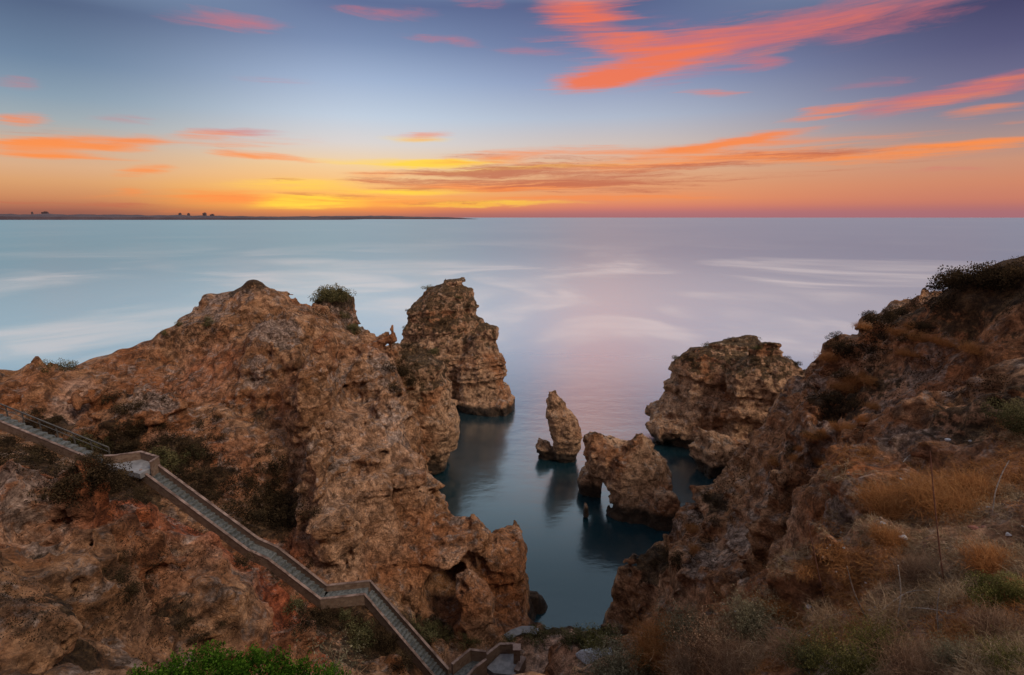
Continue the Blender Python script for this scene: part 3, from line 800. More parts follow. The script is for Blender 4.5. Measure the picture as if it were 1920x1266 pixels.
for nm, msk in (('beach', isbeach), ('headland', ~right & ~isbeach), ('hillside', right & ~isbeach)):
    me = mesh_from(nm, LV, LQ[msk], at_)
    tag(link(nm, me, M['land']), kind='structure')
_bt = time.time()
BVH = BVHTree.FromPolygons(LV.tolist(), LQ[fc[:, 2] > -.5].tolist())
print('bvh', round(time.time() - _bt, 1))
def hit(u, v):
    d = ray(u, v).normalized()
    p, n, i, s = BVH.ray_cast(Vector((0, 0, CAMZ)), d)
    return (p, n, s) if p is not None else (None, None, None)
def drop(x, y, z0=40):
    p, n, i, s = BVH.ray_cast(Vector((x, y, z0)), Vector((0, 0, -1)))
    return p, n

# ------------------------------------------------------------------ sea and distant shore
bm = bmesh.new()
ring = [0, 30, 60, 120, 300, 1000, 4000, 16000, 90000]
vs0 = bm.verts.new((0, 30, 0)); prev = None
for r in ring[1:]:
    cur_ = [bm.verts.new((r * math.cos(k * math.tau / 64), 30 + r * math.sin(k * math.tau / 64), 0)) for k in range(64)]
    for k in range(64):
        if prev is None:
            bm.faces.new((vs0, cur_[k], cur_[(k + 1) % 64]))
        else:
            bm.faces.new((prev[k], cur_[k], cur_[(k + 1) % 64], prev[(k + 1) % 64]))
    prev = cur_
me = bpy.data.meshes.new('sea'); bm.to_mesh(me); bm.free()
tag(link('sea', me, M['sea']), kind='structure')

tick('land mesh')
# ------------------------------------------------------------------ sea stacks
def col_field(p, rows, Yd, ry, hang=False, rmin=.5):
    z = np.array([at((a + b) / 2, v, Yd)[2] for v, a, b in rows])[::-1]
    xl = np.array([at(a, v, Yd)[0] for v, a, b in rows])[::-1]; xr = np.array([at(b, v, Yd)[0] for v, a, b in rows])[::-1]
    zz = p[:, 2]
    cl = np.interp(zz, z, xl); cr = np.interp(zz, z, xr)
    cx = (cl + cr) / 2; rx = (cr - cl) / 2
    ryy = np.maximum(rx * ry, rmin * .8)
    k = (np.abs((p[:, 0] - cx) / rx) ** 2.8 + np.abs((p[:, 1] - Yd) / ryy) ** 2.8) ** (1 / 2.8)
    side = (k - 1) * np.minimum(rx, ryy)
    top = (zz - z[-1]) * .9
    d = np.maximum(side, top)
    if hang:                                                       # an arch: the rock ends above the water
        d = np.maximum(d, (z[0] - zz) * .9)
    return d.astype(np.float32)

STACKS = []
def stack(label, cols, holes=(), cell=.17, amp=.62, seed=0, name='sea_stack', k=.5, strata=1.5, grow=.16):
    def f(p):
        d = None
        for rows, Yd, ry, *hg in cols:
            e = col_field(p, rows, Yd, ry, bool(hg))
            d = e if d is None else smin(d, e, k)
        dist = np.linalg.norm(p - CAMP, axis=1)
        q = p + seed * 13.7
        d = d - (rock_noise(q, dist * .5, amp, strata, seed % 8, .6) + grow * amp)
        for (u, v, Yh, a, b, c_) in holes:
            d = -smin(-d, ell(p, np.array(at(u, v, Yh), np.float32), np.array([a, b, c_], np.float32)) + .1 * ridge(p, .9, 9), .2)
        return d
    lo = np.array([1e9] * 3); hi = -lo
    for rows, Yd, ry, *hg in cols:
        for v, a, b in rows:
            A_, B_ = np.array(at(a, v, Yd)), np.array(at(b, v, Yd)); r = (B_[0] - A_[0]) / 2 * ry + 1
            lo = np.minimum(lo, np.minimum(A_, B_) - [0, r, 0]); hi = np.maximum(hi, np.maximum(A_, B_) + [0, r, 0])
    pad = min(1.4, amp * 2 + .3); lo -= pad; hi += pad; lo[2] = max(lo[2], -1.6)
    N_ = [int((hi[i] - lo[i]) / cell) // 8 * 8 + 8 for i in range(3)]
    lo = lo.astype(np.float32)
    tw = lambda gq: (lo + gq * np.float32(cell)).astype(np.float32)
    V_, Q_ = surface_nets(N_, tw, lambda c0, rad: np.ones(len(c0), bool), f, margin=2.2)
    Q_ = drop_islands(len(V_), Q_, 120)
    base = V_.mean(0); base[2] = 0
    o = link(name, mesh_from(name, V_ - base, Q_), M['stack'], loc=base.tolist())
    tag(o, label, 'rock' if name != 'sea_stack' else 'sea stack', 'rocks standing in the sea')
    STACKS.append(o)
    return o

stack('tall pyramid-shaped sea stack with scrubby top and a lower shoulder, farthest out',
  [([(525,836,868),(540,810,877),(560,790,884),(578,772,892),(605,765,902),(640,756,924),(680,758,930),(720,772,930),(755,788,928),(775,795,928)], 83, .75),
   ([(600,902,922),(618,890,930),(650,872,940),(680,858,947),(710,853,944),(733,855,950),(752,860,952),(772,864,948)], 78, .75),
   ([(722,905,956),(740,890,960),(758,884,962)], 78, 1.0)], cell=.19, seed=1, amp=.8, k=.25, grow=-.22)
stack('pale rounded rock block standing in water right behind the headland cliff',
  [([(664,728,808),(684,722,830),(720,722,847),(760,722,856),(795,722,861),(825,730,857),(850,745,844),(880,760,838),(905,766,836)], 58.5, .9)], cell=.16, seed=2, amp=.7, grow=-.1)
stack('narrow crooked rock needle rising alone from calm water',
  [([(737,1031,1044),(750,1029,1056),(765,1030,1060),(775,1029,1070),(790,1030,1080),(812,1029,1088),(835,1034,1084),(850,1038,1077),(875,1042,1072)], 60, .8),
   ([(826,1014,1028),(838,1008,1036),(852,1013,1042)], 60.5, .9)], cell=.11, amp=.46, seed=3, strata=.4)
stack('low jagged rock arch with a dark foot in the middle of the cove',
  [([(809,1103,1118),(826,1097,1136),(850,1095,1150),(872,1097,1150),(888,1100,1140)], 50.6, .6, 1),
   ([(836,1114,1208),(850,1098,1224),(872,1095,1236),(884,1102,1240),(892,1128,1244)], 49.6, .42, 1),
   ([(884,1094,1130),(903,1086,1137),(924,1090,1136)], 52.0, .8),
   ([(814,1194,1206),(832,1172,1214),(860,1155,1228),(890,1146,1243),(920,1147,1255),(950,1148,1264),(975,1146,1274),(1000,1142,1286)], 48.2, .62),
   ([(922,1226,1262),(950,1219,1276),(975,1216,1292),(998,1214,1300)], 46, .7)],
  [(1140,926,50.5,.68,3.4,2.0)], cell=.10, amp=.42, seed=4, k=.3, strata=.6)
stack('massive dome-shaped sea stack with scrub on its crown beside the right cliff',
  [([(627,1378,1400),(643,1342,1426),(662,1298,1450),(692,1266,1468),(728,1254,1480),(762,1225,1480),(785,1212,1470),(820,1214,1450),(843,1222,1420),(870,1228,1400)], 67.5, .6),
   ([(650,1428,1452),(676,1400,1484),(700,1372,1496),(740,1352,1504),(780,1342,1492),(830,1334,1478),(880,1334,1454),(915,1334,1444)], 61.8, .6),
   ([(810,1318,1340),(828,1312,1400),(860,1311,1430),(890,1314,1438),(915,1320,1438)], 57, .6),
   ([(742,1494,1545),(757,1488,1550),(768,1500,1556)], 60, .2)],
  [(1384,832,54.6,.9,1.9,1.75),(1312,866,62,1.7,4,2.3),(1340,700,58.5,1.2,3.5,3.5)], cell=.15, seed=5, amp=.85, k=.2, grow=-.05)
stack('low dark weedy boulder in the water off the end of the spur with the cave',
  [([(1112,982,1010),(1124,978,1020),(1140,974,1028),(1158,972,1028)], 34.6, .8)], cell=.08, amp=.22, seed=6, name='boulder', strata=.3, k=.2)
stack('tiny dark rock breaking the water left of the arch foot',
  [([(946,1096,1100),(950,1095,1102),(960,1094,1103)], 47, .8)], cell=.05, amp=.05, seed=7, name='boulder', strata=.3, k=.2)
tick('stacks')
# ------------------------------------------------------------------ stone steps down the gully
def mat_simple(name, c1, c2, sc=6.0, rough=.85, bstr=.5, bdist=.03, extra=None):
    m, g = new_mat(name)
    P = g.n('ShaderNodeNewGeometry').outputs['Position']
    n1 = g.noise(P, sc, 8, .65, .3)
    n2 = g.noise(g.vadd(P, (7, 3, 1)), sc * .18, 5, .6)
    c = g.mix(g.rng(n1, .35, .65), c1, c2)
    c = g.mix(g.rng(n2, .45, .7, 0, .5), c, tuple(x * .55 for x in c1[:3]) + (1,))
    if extra:
        c = extra(g, P, c)
    finish(g, c, rough, n1, bstr, bdist)
    M[name] = m
    return m
mat_simple('concrete', (.050, .054, .053, 1), (.13, .132, .125, 1))
mat_simple('coping', (.09, .056, .043, 1), (.24, .165, .135, 1), 2)
mat_simple('paving', (.14, .135, .135, 1), (.22, .21, .21, 1), 3)
def rubble(g, P, c):
    q = g.vmul(P, (4.4, 4.4, 6.4))
    q = g.vadd(q, g.vmul(g.n('ShaderNodeTexNoise', {'Scale': 3.0}).outputs[1], (.6, .6, .6)))
    cell = g.voro(q, 1.0, 'F1', 1)
    edge = g.voro(q, 1.0, 'DISTANCE_TO_EDGE')
    cc = g.n('ShaderNodeSeparateColor', {0: cell}).outputs[0]
    c = g.mix(cc, g.mix(.6, c, (.12, .07, .045, 1)), g.mix(.5, c, (.26, .18, .13, 1)))
    return g.mix(g.rng(edge, .10, .02), c, (.13, .09, .065, 1))
mat_simple('rubble', (.07, .040, .027, 1), (.12, .072, .050, 1), 8, extra=rubble)
mat_simple('rail_metal', (.045, .04, .036, 1), (.09, .08, .07, 1), 8, .6)

def V2(p): return np.array(p[:2], float)

def offset_line(P, off):
    """points P (x, y, z) moved sideways by OFF in plan, mitred"""
    out = []
    for i, p in enumerate(P):
        ds = []
        if i > 0: ds.append(V2(p) - V2(P[i - 1]))
        if i < len(P) - 1: ds.append(V2(P[i + 1]) - V2(p))
        ds = [d / np.linalg.norm(d) for d in ds]
        d = sum(ds); d /= np.linalg.norm(d)
        nrm = np.array([-d[1], d[0]])
        k = 1 / max(.5, float(d @ ds[0]))
        out.append((p[0] + nrm[0] * off * k, p[1] + nrm[1] * off * k, p[2]))
    return out

def sweep(bm, P, offs, lo, hi):
    """a bar of thickness offs=(a, b) along polyline P from P.z+lo to P.z+hi"""
    A, B = offset_line(P, offs[0]), offset_line(P, offs[1])
    rows = []
    for a, b in zip(A, B):
        rows.append([bm.verts.new((a[0], a[1], a[2] + lo)), bm.verts.new((b[0], b[1], b[2] + lo)),
                     bm.verts.new((b[0], b[1], b[2] + hi)), bm.verts.new((a[0], a[1], a[2] + hi))])
    for r, s in zip(rows[:-1], rows[1:]):
        for k in range(4):
            bm.faces.new((r[k], s[k], s[(k + 1) % 4], r[(k + 1) % 4]))
    bm.faces.new(rows[0][::-1]); bm.faces.new(rows[-1])

def bm_obj(name, bm, mat, parent=None, loc=None, bevel=0):
    bmesh.ops.recalc_face_normals(bm, faces=bm.faces)
    if bevel:
        bmesh.ops.bevel(bm, geom=bm.edges[:], offset=bevel, segments=1, affect='EDGES')
    me = bpy.data.meshes.new(name); bm.to_mesh(me); bm.free()
    return link(name, me, mat, parent, loc)

def seg_wall(root, P, h, below=1.6, t=.12, cop=True, name='parapet'):
    b = bmesh.new(); sweep(b, P, (-t / 2, t / 2), -below, h - .07)
    w_ = bm_obj(name, b, M['rubble'], root)
    if cop:
        b = bmesh.new(); sweep(b, P, (-t / 2 - .02, t / 2 + .02), h - .066, h - .01)
        bm_obj('coping', b, M['coping'], w_)
    return w_

W = .72
stair = empty('stone_staircase')
tag(stair, 'long stone staircase with parapets zigzagging down the red gully to the beach', 'staircase')
def flight(p, q, n):
    p = np.array(p, float); q = np.array(q, float)
    e = q - p; L = np.linalg.norm(e[:2]); d = e[:2] / L; nrm = np.array([-d[1], d[0]]); rise = e[2] / n
    for k in range(n):
        b = bmesh.new()
        a0, a1 = k / n * L, (k + 1) / n * L + .03
        zt = p[2] + rise * (k + 1)
        c = [(p[0] + d[0] * s_ + nrm[0] * w_, p[1] + d[1] * s_ + nrm[1] * w_) for s_, w_ in ((a0, -W / 2), (a1, -W / 2), (a1, W / 2), (a0, W / 2))]
        vs = [b.verts.new((x, y, zt - .5)) for x, y in c] + [b.verts.new((x, y, zt)) for x, y in c]
        for f in ((0, 1, 2, 3), (4, 5, 6, 7), (0, 1, 5, 4), (1, 2, 6, 5), (2, 3, 7, 6), (3, 0, 4, 7)):
            b.faces.new([vs[i] for i in f])
        bm_obj('step', b, M['concrete'], stair)

def nst(p, q):
    return max(2, round(abs(q[2] - p[2]) / .16))
P_ = {k: tuple(v) for k, v in ST.items()}
NSTEP = 0
for a, b in (('a', 'b'), ('c', 'd'), ('e', 'f'), ('g', 'h')):
    n = min(nst(P_[a], P_[b]), 34); NSTEP += n
    flight(P_[a], P_[b], n)
def slab(pts, z, th=.35, mat='paving', name='landing'):
    b = bmesh.new()
    lo = [b.verts.new((x, y, z - th)) for x, y in pts]; hi = [b.verts.new((x, y, z)) for x, y in pts]
    b.faces.new(lo[::-1]); b.faces.new(hi)
    for i in range(len(pts)):
        j = (i + 1) % len(pts); b.faces.new((lo[i], lo[j], hi[j], hi[i]))
    return bm_obj(name, b, M[mat], stair)
def land_strip(k0, k1, ext=.0):
    p, q = np.array(P_[k0]), np.array(P_[k1]); L_ = [tuple(p), tuple(q)]
    A, B = offset_line(L_, -W / 2), offset_line(L_, W / 2)
    b = bmesh.new()
    vt = [b.verts.new(x) for x in (A[0], A[1], B[1], B[0])]; vb = [b.verts.new((x[0], x[1], x[2] - .5)) for x in (A[0], A[1], B[1], B[0])]
    b.faces.new(vt); b.faces.new(vb[::-1])
    for i in range(4):
        j = (i + 1) % 4; b.faces.new((vt[i], vt[j], vb[j], vb[i]))
    bm_obj('landing', b, M['concrete'], stair)
land_strip('b', 'c'); land_strip('d', 'e'); land_strip('f', 'g')
# the far (left-hand when going down is +offset) and near parapets
far = W / 2 + .065
line = [P_[k] for k in 'cdefgh']
seg_wall(stair, offset_line(line, far), .44)
seg_wall(stair, offset_line(line, -far), .22, .55)
# upper flight: curb and a plain rail on posts on the uphill side
up = [P_['a'], P_['b']]
seg_wall(stair, offset_line(up, -far), .16, 1.0)
b = bmesh.new(); sweep(b, offset_line(up, far), (-.035, .035), .66, .73); rail = bm_obj('handrail', b, M['rail_metal'], stair)
b = bmesh.new(); sweep(b, offset_line(up, far), (-.02, .02), .34, .37); bm_obj('handrail', b, M['rail_metal'], stair)
ol = offset_line(up, far)
for k in range(9):
    t = k / 8; c = [ol[0][i] + (ol[1][i] - ol[0][i]) * t for i in range(3)]
    b = bmesh.new(); sweep(b, [(c[0] - .03, c[1], c[2]), (c[0] + .03, c[1], c[2])], (-.03, .03), -.5, .66); bm_obj('post', b, M['rail_metal'], stair)
# walls round the upper landing
bz = P_['b'][2]
Wp = [at_z(u, v, bz) for u, v in ((196, 868), (218, 867), (266, 860), (298, 870), (284, 880))]
seg_wall(stair, Wp, .55)
slab([at_z(u, v, bz)[:2] for u, v in ((200, 871), (266, 861), (296, 871), (262, 888), (234, 881))], bz - .02)
# foot of the steps: ramp, walls and a paved bay
zb = P_['h'][2]
slab([at_z(u, v, zb)[:2] for u, v in ((815, 1290), (845, 1262), (890, 1236), (912, 1236), (870, 1290))], zb - .04, mat='concrete')
seg_wall(stair, [at_z(u, v, zb) for u, v in ((848, 1264), (882, 1236), (912, 1240))], .75)
seg_wall(stair, [at_z(u, v, zb) for u, v in ((858, 1296), (893, 1258), (912, 1244))], .35)
zc = zb - .5
slab([at_z(u, v, zc)[:2] for u, v in ((912, 1252), (938, 1226), (968, 1226), (978, 1232), (966, 1266), (925, 1262))], zc - .0)
seg_wall(stair, [at_z(u, v, zc) for u, v in ((912, 1244), (937, 1224), (966, 1223))], .7)
seg_wall(stair, [at_z(u, v, zc) for u, v in ((968, 1262), (982, 1236))], .22, t=.3)
b = bmesh.new(); sweep(b, [at_z(u, v, zc) for u, v in ((963, 1240), (975, 1240))], (-.2, .2), -.6, 1.0)
pr = bm_obj('pier', b, M['rubble'], stair)
b = bmesh.new(); sweep(b, [at_z(u, v, zc) for u, v in ((961.5, 1240), (976.5, 1240))], (-.25, .25), 1.003, 1.08); bm_obj('cap', b, M['coping'], pr)
# low curved sea wall beside the beach
b = bmesh.new(); pc = [at_z(u, v, 2.0) for u, v in ((950, 1210), (963, 1201), (980, 1195), (998, 1195), (1008, 1200))]
sweep(b, pc, (-.2, .2), -1.5, .55)
cw = bm_obj('sea_wall', b, M['rubble']); tag(cw, 'low curved stone wall at the sea edge of the sandy beach', 'wall')
b = bmesh.new(); sweep(b, pc, (-.3, .3), .553, .64); bm_obj('coping', b, M['paving'], cw)
tick('stairs')
# ------------------------------------------------------------------ plants
def plant_mat(name, stops, rough=.7):
    m, g = new_mat(name)
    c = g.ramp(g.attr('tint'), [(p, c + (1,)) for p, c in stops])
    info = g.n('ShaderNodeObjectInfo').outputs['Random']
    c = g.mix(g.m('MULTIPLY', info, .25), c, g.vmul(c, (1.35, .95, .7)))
    d = g.n('ShaderNodeBsdfDiffuse', {'Color': c}); t = g.n('ShaderNodeBsdfTranslucent', {'Color': c})
    g.n('ShaderNodeOutputMaterial', {'Surface': g.n('ShaderNodeMixShader', {0: .25, 1: d.outputs[0], 2: t.outputs[0]}).outputs[0]})
    M[name] = m
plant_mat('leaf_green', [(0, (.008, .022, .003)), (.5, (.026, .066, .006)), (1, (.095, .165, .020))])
plant_mat('leaf_olive', [(0, (.024, .024, .011)), (.5, (.072, .068, .030)), (1, (.17, .150, .070))])
plant_mat('leaf_moss', [(0, (.026, .028, .008)), (.5, (.090, .084, .024)), (1, (.24, .205, .075))])
plant_mat('leaf_dark', [(0, (.012, .009, .006)), (.5, (.034, .024, .014)), (1, (.085, .058, .030))])
plant_mat('leaf_grey', [(0, (.055, .050, .030)), (.5, (.145, .130, .080)), (1, (.30, .27, .17))])
plant_mat('straw_orange', [(0, (.10, .042, .016)), (.5, (.29, .125, .045)), (1, (.50, .27, .11))])
plant_mat('straw_pale', [(0, (.12, .075, .04)), (.5, (.27, .18, .10)), (1, (.48, .36, .23))])
plant_mat('straw_brown', [(0, (.05, .028, .018)), (.5, (.18, .105, .065)), (1, (.40, .27, .17))])

def strands(rng, base, dirs, L, width, nseg, droop=.3, wander=.25):
    """ribbons from BASE along DIRS (n x 3), bending down; returns verts, quads, and the points along them"""
    n = len(base)
    P = base.copy(); d = dirs / np.linalg.norm(dirs, axis=1, keepdims=True)
    side = np.cross(d, rng.normal(size=(n, 3))); side /= np.linalg.norm(side, axis=1, keepdims=True) + 1e-9
    pts = [P.copy()]
    L = np.broadcast_to(L, (n,))
    for s in range(nseg):
        d = d + rng.normal(size=(n, 3)) * wander / nseg * 1.6
        d[:, 2] -= droop / nseg
        d /= np.linalg.norm(d, axis=1, keepdims=True)
        P = P + d * (L / nseg)[:, None]
        pts.append(P.copy())
    pts = np.stack(pts, 1)                                            # n, nseg+1, 3
    wv = np.linspace(1, .25, nseg + 1)[None, :, None] * width * side[:, None, :] / 2
    A, B = pts - wv, pts + wv
    V = np.stack([A, B], 2).reshape(-1, 3)                            # n,(nseg+1),2
    k = (np.arange(n)[:, None] * (nseg + 1) + np.arange(nseg)[None]) * 2
    Q = np.stack([k, k + 1, k + 3, k + 2], -1).reshape(-1, 4)
    return V, Q, pts

def leaves(rng, C_, size, up=.3, aspect=.5):
    n = len(C_)
    d = rng.normal(size=(n, 3)); d[:, 2] += up; d /= np.linalg.norm(d, axis=1, keepdims=True)
    s = np.cross(d, rng.normal(size=(n, 3))); s /= np.linalg.norm(s, axis=1, keepdims=True)
    sz = size * rng.uniform(.6, 1.3, (n, 1))
    V = np.stack([C_, C_ + d * sz * .5 + s * sz * aspect * .5, C_ + d * sz, C_ + d * sz * .5 - s * sz * aspect * .5], 1).reshape(-1, 3)
    Q = np.arange(n * 4).reshape(n, 4)
    return V, Q

def plant_mesh(name, V, Q, tint):
    return mesh_from(name, V.astype(np.float32), Q, {'tint': tint.astype(np.float32)}, smooth=False)

def merge(parts):
    Vs, Qs, Ts, o = [], [], [], 0
    for V, Q, T in parts:
        Vs.append(V); Qs.append(Q + o); Ts.append(T); o += len(V)
    return np.concatenate(Vs), np.concatenate(Qs), np.concatenate(Ts)

def lobes(rng, n, r, h, k=9, hollow=.55):
    """points through the outer shell of a lumpy crown"""
    lc = rng.normal(size=(k, 3)) * [r * .42, r * .42, h * .18] + [0, 0, h * .42]
    lr = rng.uniform(.32, .6, k) * min(r, h * 1.1)
    i = rng.integers(0, k, n)
    d = rng.normal(size=(n, 3)); d /= np.linalg.norm(d, axis=1, keepdims=True)
    p = lc[i] + d * (lr[i] * rng.uniform(hollow, 1.05, n) ** .7)[:, None]
    p[:, 2] = np.abs(p[:, 2])
    return p

def stems_mesh(rng, r, h, n=9, w=.02):
    base = rng.normal(size=(n, 3)) * [.05 * r, .05 * r, 0] + [0, 0, -.12]
    d = rng.normal(size=(n, 3)) * [.7, .7, .2] + [0, 0, 1.0]
    V, Q, _ = strands(rng, base, d, h * .85, w, 4, 0, .5)
    V2_, Q2_, _ = strands(rng, base, d[:, [1, 0, 2]], h * .8, w, 4, 0, .5)
    return merge([(V, Q, rng.random(len(V))), (V2_, Q2_, rng.random(len(V2_)))])

def make_shrub(name, kind, seed, r, h, n, leafsize, mat, stem='straw_brown'):
    rng = np.random.default_rng(seed)
    if kind == 'cushion':
        p = lobes(rng, n, r, h, 11)
        V, Q = leaves(rng, p, leafsize)
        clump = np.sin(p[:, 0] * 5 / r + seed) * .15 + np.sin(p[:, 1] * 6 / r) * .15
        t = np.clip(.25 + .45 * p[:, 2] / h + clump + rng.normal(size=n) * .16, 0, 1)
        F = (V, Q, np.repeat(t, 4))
    elif kind == 'feathery':
        m = max(30, n // 26)
        base = rng.normal(size=(m, 3)) * [r * .22, r * .22, 0]
        th = rng.uniform(0, math.tau, m); tilt = rng.uniform(.1, 1.25, m)
        d = np.stack([np.cos(th) * np.sin(tilt), np.sin(th) * np.sin(tilt), np.cos(tilt)], 1)
        L = rng.uniform(.55, 1.0, m) * (h * np.cos(tilt) + r * np.sin(tilt))
        V, Q, pts = strands(rng, base, d, L, leafsize * .14, 6, .25, .5)
        j = rng.integers(2, 7, n); i = rng.integers(0, m, n); f = rng.random((n, 1))
        c = pts[i, j] * f + pts[i, j - 1] * (1 - f) + rng.normal(size=(n, 3)) * leafsize * .5
        V2_, Q2_ = leaves(rng, c, leafsize, .6, .28)
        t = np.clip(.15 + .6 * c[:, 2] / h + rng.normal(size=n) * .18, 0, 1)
        F = merge([(V, Q, np.full(len(V), .25)), (V2_, Q2_, np.repeat(t, 4))])
    elif kind == 'wispy':
        base = rng.normal(size=(n, 3)) * [r * .4, r * .4, 0]
        th = rng.uniform(0, math.tau, n); tilt = rng.uniform(.0, 1.3, n)
        d = np.stack([np.cos(th) * np.sin(tilt), np.sin(th) * np.sin(tilt), np.cos(tilt)], 1)
        L = rng.uniform(.35, 1.0, n) * (h * np.cos(tilt) + r * .8 * np.sin(tilt))
        V, Q, pts = strands(rng, base, d, L, leafsize, 5, .5, 1.2)
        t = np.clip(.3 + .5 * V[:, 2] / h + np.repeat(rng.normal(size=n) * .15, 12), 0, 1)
        F = (V, Q, t)
    elif kind == 'bare':
        parts = []
        m = n
        base = rng.normal(size=(m, 3)) * [r * .15, r * .15, 0]
        th = rng.uniform(0, math.tau, m); tilt = rng.uniform(.2, 1.45, m)
        d = np.stack([np.cos(th) * np.sin(tilt), np.sin(th) * np.sin(tilt), np.cos(tilt)], 1)
        V, Q, pts = strands(rng, base, d, rng.uniform(.5, 1, m) * r, leafsize, 6, .35, 1.3)
        parts.append((V, Q, np.repeat(rng.uniform(.2, 1, m), 14)))
        k = m * 3; i = rng.integers(0, m, k); j = rng.integers(2, 6, k)
        d2 = pts[i, j] - pts[i, j - 1] + rng.normal(size=(k, 3)) * r * .12
        V, Q, _ = strands(rng, pts[i, j], d2, rng.uniform(.2, .5, k) * r, leafsize * .6, 4, .2, 1.5)
        parts.append((V, Q, np.repeat(rng.uniform(.2, 1, k), 10)))
        F = merge(parts)
    root = empty(name)
    f = link('foliage' if kind != 'bare' else 'twigs', plant_mesh('foliage', *F), M[mat], root)
    if kind in ('cushion', 'feathery'):
        link('stem', plant_mesh('stem', *stems_mesh(rng, r, h)), M[stem], root)
    return root

def copy_tree(o, parent=None):
    c = o.copy(); C.objects.link(c); c.parent = parent
    for ch in [x for x in bpy.data.objects if x.parent == o]:
        k = ch.copy(); C.objects.link(k); k.parent = c
    return c

rr = random.Random(5)
PROTO = {}
KINDS = {
 'scrub': ('shrub', 'cushion', 1.0, .75, 1100, .11, 'leaf_olive'),
 'heath': ('shrub', 'cushion', 1.0, .65, 1100, .10, 'leaf_dark'),
 'wiry': ('shrub', 'feathery', 1.0, .9, 1500, .12, 'leaf_grey'),
 'rust': ('dry_bush', 'wispy', 1.0, .6, 1400, .016, 'straw_orange'),
 'brown': ('dry_bush', 'wispy', 1.0, .7, 1300, .020, 'straw_brown'),
}
def single(kname, k, n_scale=1.0):
    nm, kind, r, h, n, ls, mat = KINDS[kname]
    return make_shrub(nm, kind, 100 + k * 7 + len(kname), r, h, int(n * n_scale), ls, mat)
for kn in KINDS:
    PROTO[kn] = []
    for k in range(3):
        nm, kind, r, h, n, ls, mat = KINDS[kn]
        root = make_shrub(nm, kind, 100 + k * 7 + len(kn), r, h, n, ls, mat)
        # far shrubs are small in view: one mesh each, no parts
        meshes = [x for x in bpy.data.objects if x.parent == root]
        fol = [x for x in meshes if x.name.startswith('fol')][0]
        PROTO[kn].append((nm, fol.data, M[mat]))
        for x in meshes: bpy.data.objects.remove(x)
        bpy.data.objects.remove(root)

def put_small(kn, p, size, label, cat, group, squash=1.0, n=None):
    nm, me, mt = rr.choice(PROTO[kn])
    o = bpy.data.objects.new(nm, me); C.objects.link(o)
    o.location = (p[0], p[1], p[2] - .08 * size)
    o.scale = (size, size * rr.uniform(.8, 1.2), size * squash * rr.uniform(.8, 1.15))
    o.rotation_euler = (rr.uniform(-.15, .15), rr.uniform(-.15, .15), rr.uniform(0, 6.3))
    tag(o, label, cat, group)
    return o

def scatter(kn, zones, what, cat, group, squash=1.0):
    """zones: centre pixel u, v, spread in pixels, how many, size in metres from - to, where it grows"""
    for u, v, su, sv, n, s0, s1, where in zones:
        n = max(2, round(n * .74))
        k = tries = 0
        while k < n and tries < n * 6:
            tries += 1
            p, nn, s = hit(u + rr.gauss(0, .55) * su, v + rr.gauss(0, .55) * sv)
            if p is None or p.z < .9 or nn.z < -.1:
                continue
            if look(PD, np.array([p.x]), np.array([p.y]))[0] < 1.0:
                continue
            f = rr.random()
            big = 'small' if f < .34 else 'middle-sized' if f < .7 else 'large'
            put_small(kn, p, (s0 + (s1 - s0) * f) * min(1.1, max(.3, (p - Vector((0, 0, CAMZ))).length / 32)), big + ' ' + what + ' ' + where, cat, group + ' ' + where, squash); k += 1

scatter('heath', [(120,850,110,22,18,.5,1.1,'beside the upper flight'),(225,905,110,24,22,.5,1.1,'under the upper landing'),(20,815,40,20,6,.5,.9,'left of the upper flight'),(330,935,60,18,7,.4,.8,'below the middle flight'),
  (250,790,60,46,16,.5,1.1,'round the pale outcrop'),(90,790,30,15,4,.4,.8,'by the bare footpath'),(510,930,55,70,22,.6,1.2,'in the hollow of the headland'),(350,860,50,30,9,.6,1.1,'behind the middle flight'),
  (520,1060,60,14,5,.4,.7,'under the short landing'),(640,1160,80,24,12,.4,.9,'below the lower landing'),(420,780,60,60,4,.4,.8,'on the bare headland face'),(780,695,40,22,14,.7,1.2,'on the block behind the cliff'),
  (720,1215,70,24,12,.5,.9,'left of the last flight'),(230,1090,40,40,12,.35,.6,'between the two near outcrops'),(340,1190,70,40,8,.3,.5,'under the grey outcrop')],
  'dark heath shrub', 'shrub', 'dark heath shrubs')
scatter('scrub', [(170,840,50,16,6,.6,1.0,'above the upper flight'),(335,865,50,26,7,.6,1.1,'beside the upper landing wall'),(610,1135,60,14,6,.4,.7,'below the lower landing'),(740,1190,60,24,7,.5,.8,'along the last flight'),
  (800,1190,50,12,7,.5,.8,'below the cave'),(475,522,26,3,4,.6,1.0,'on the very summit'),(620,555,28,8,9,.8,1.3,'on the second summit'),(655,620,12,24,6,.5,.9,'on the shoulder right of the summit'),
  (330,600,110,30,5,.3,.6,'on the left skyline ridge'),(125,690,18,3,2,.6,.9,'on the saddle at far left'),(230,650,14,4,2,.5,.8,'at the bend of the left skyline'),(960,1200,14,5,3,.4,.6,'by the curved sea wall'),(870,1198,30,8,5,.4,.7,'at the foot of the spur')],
  'olive rounded shrub', 'shrub', 'olive shrubs')
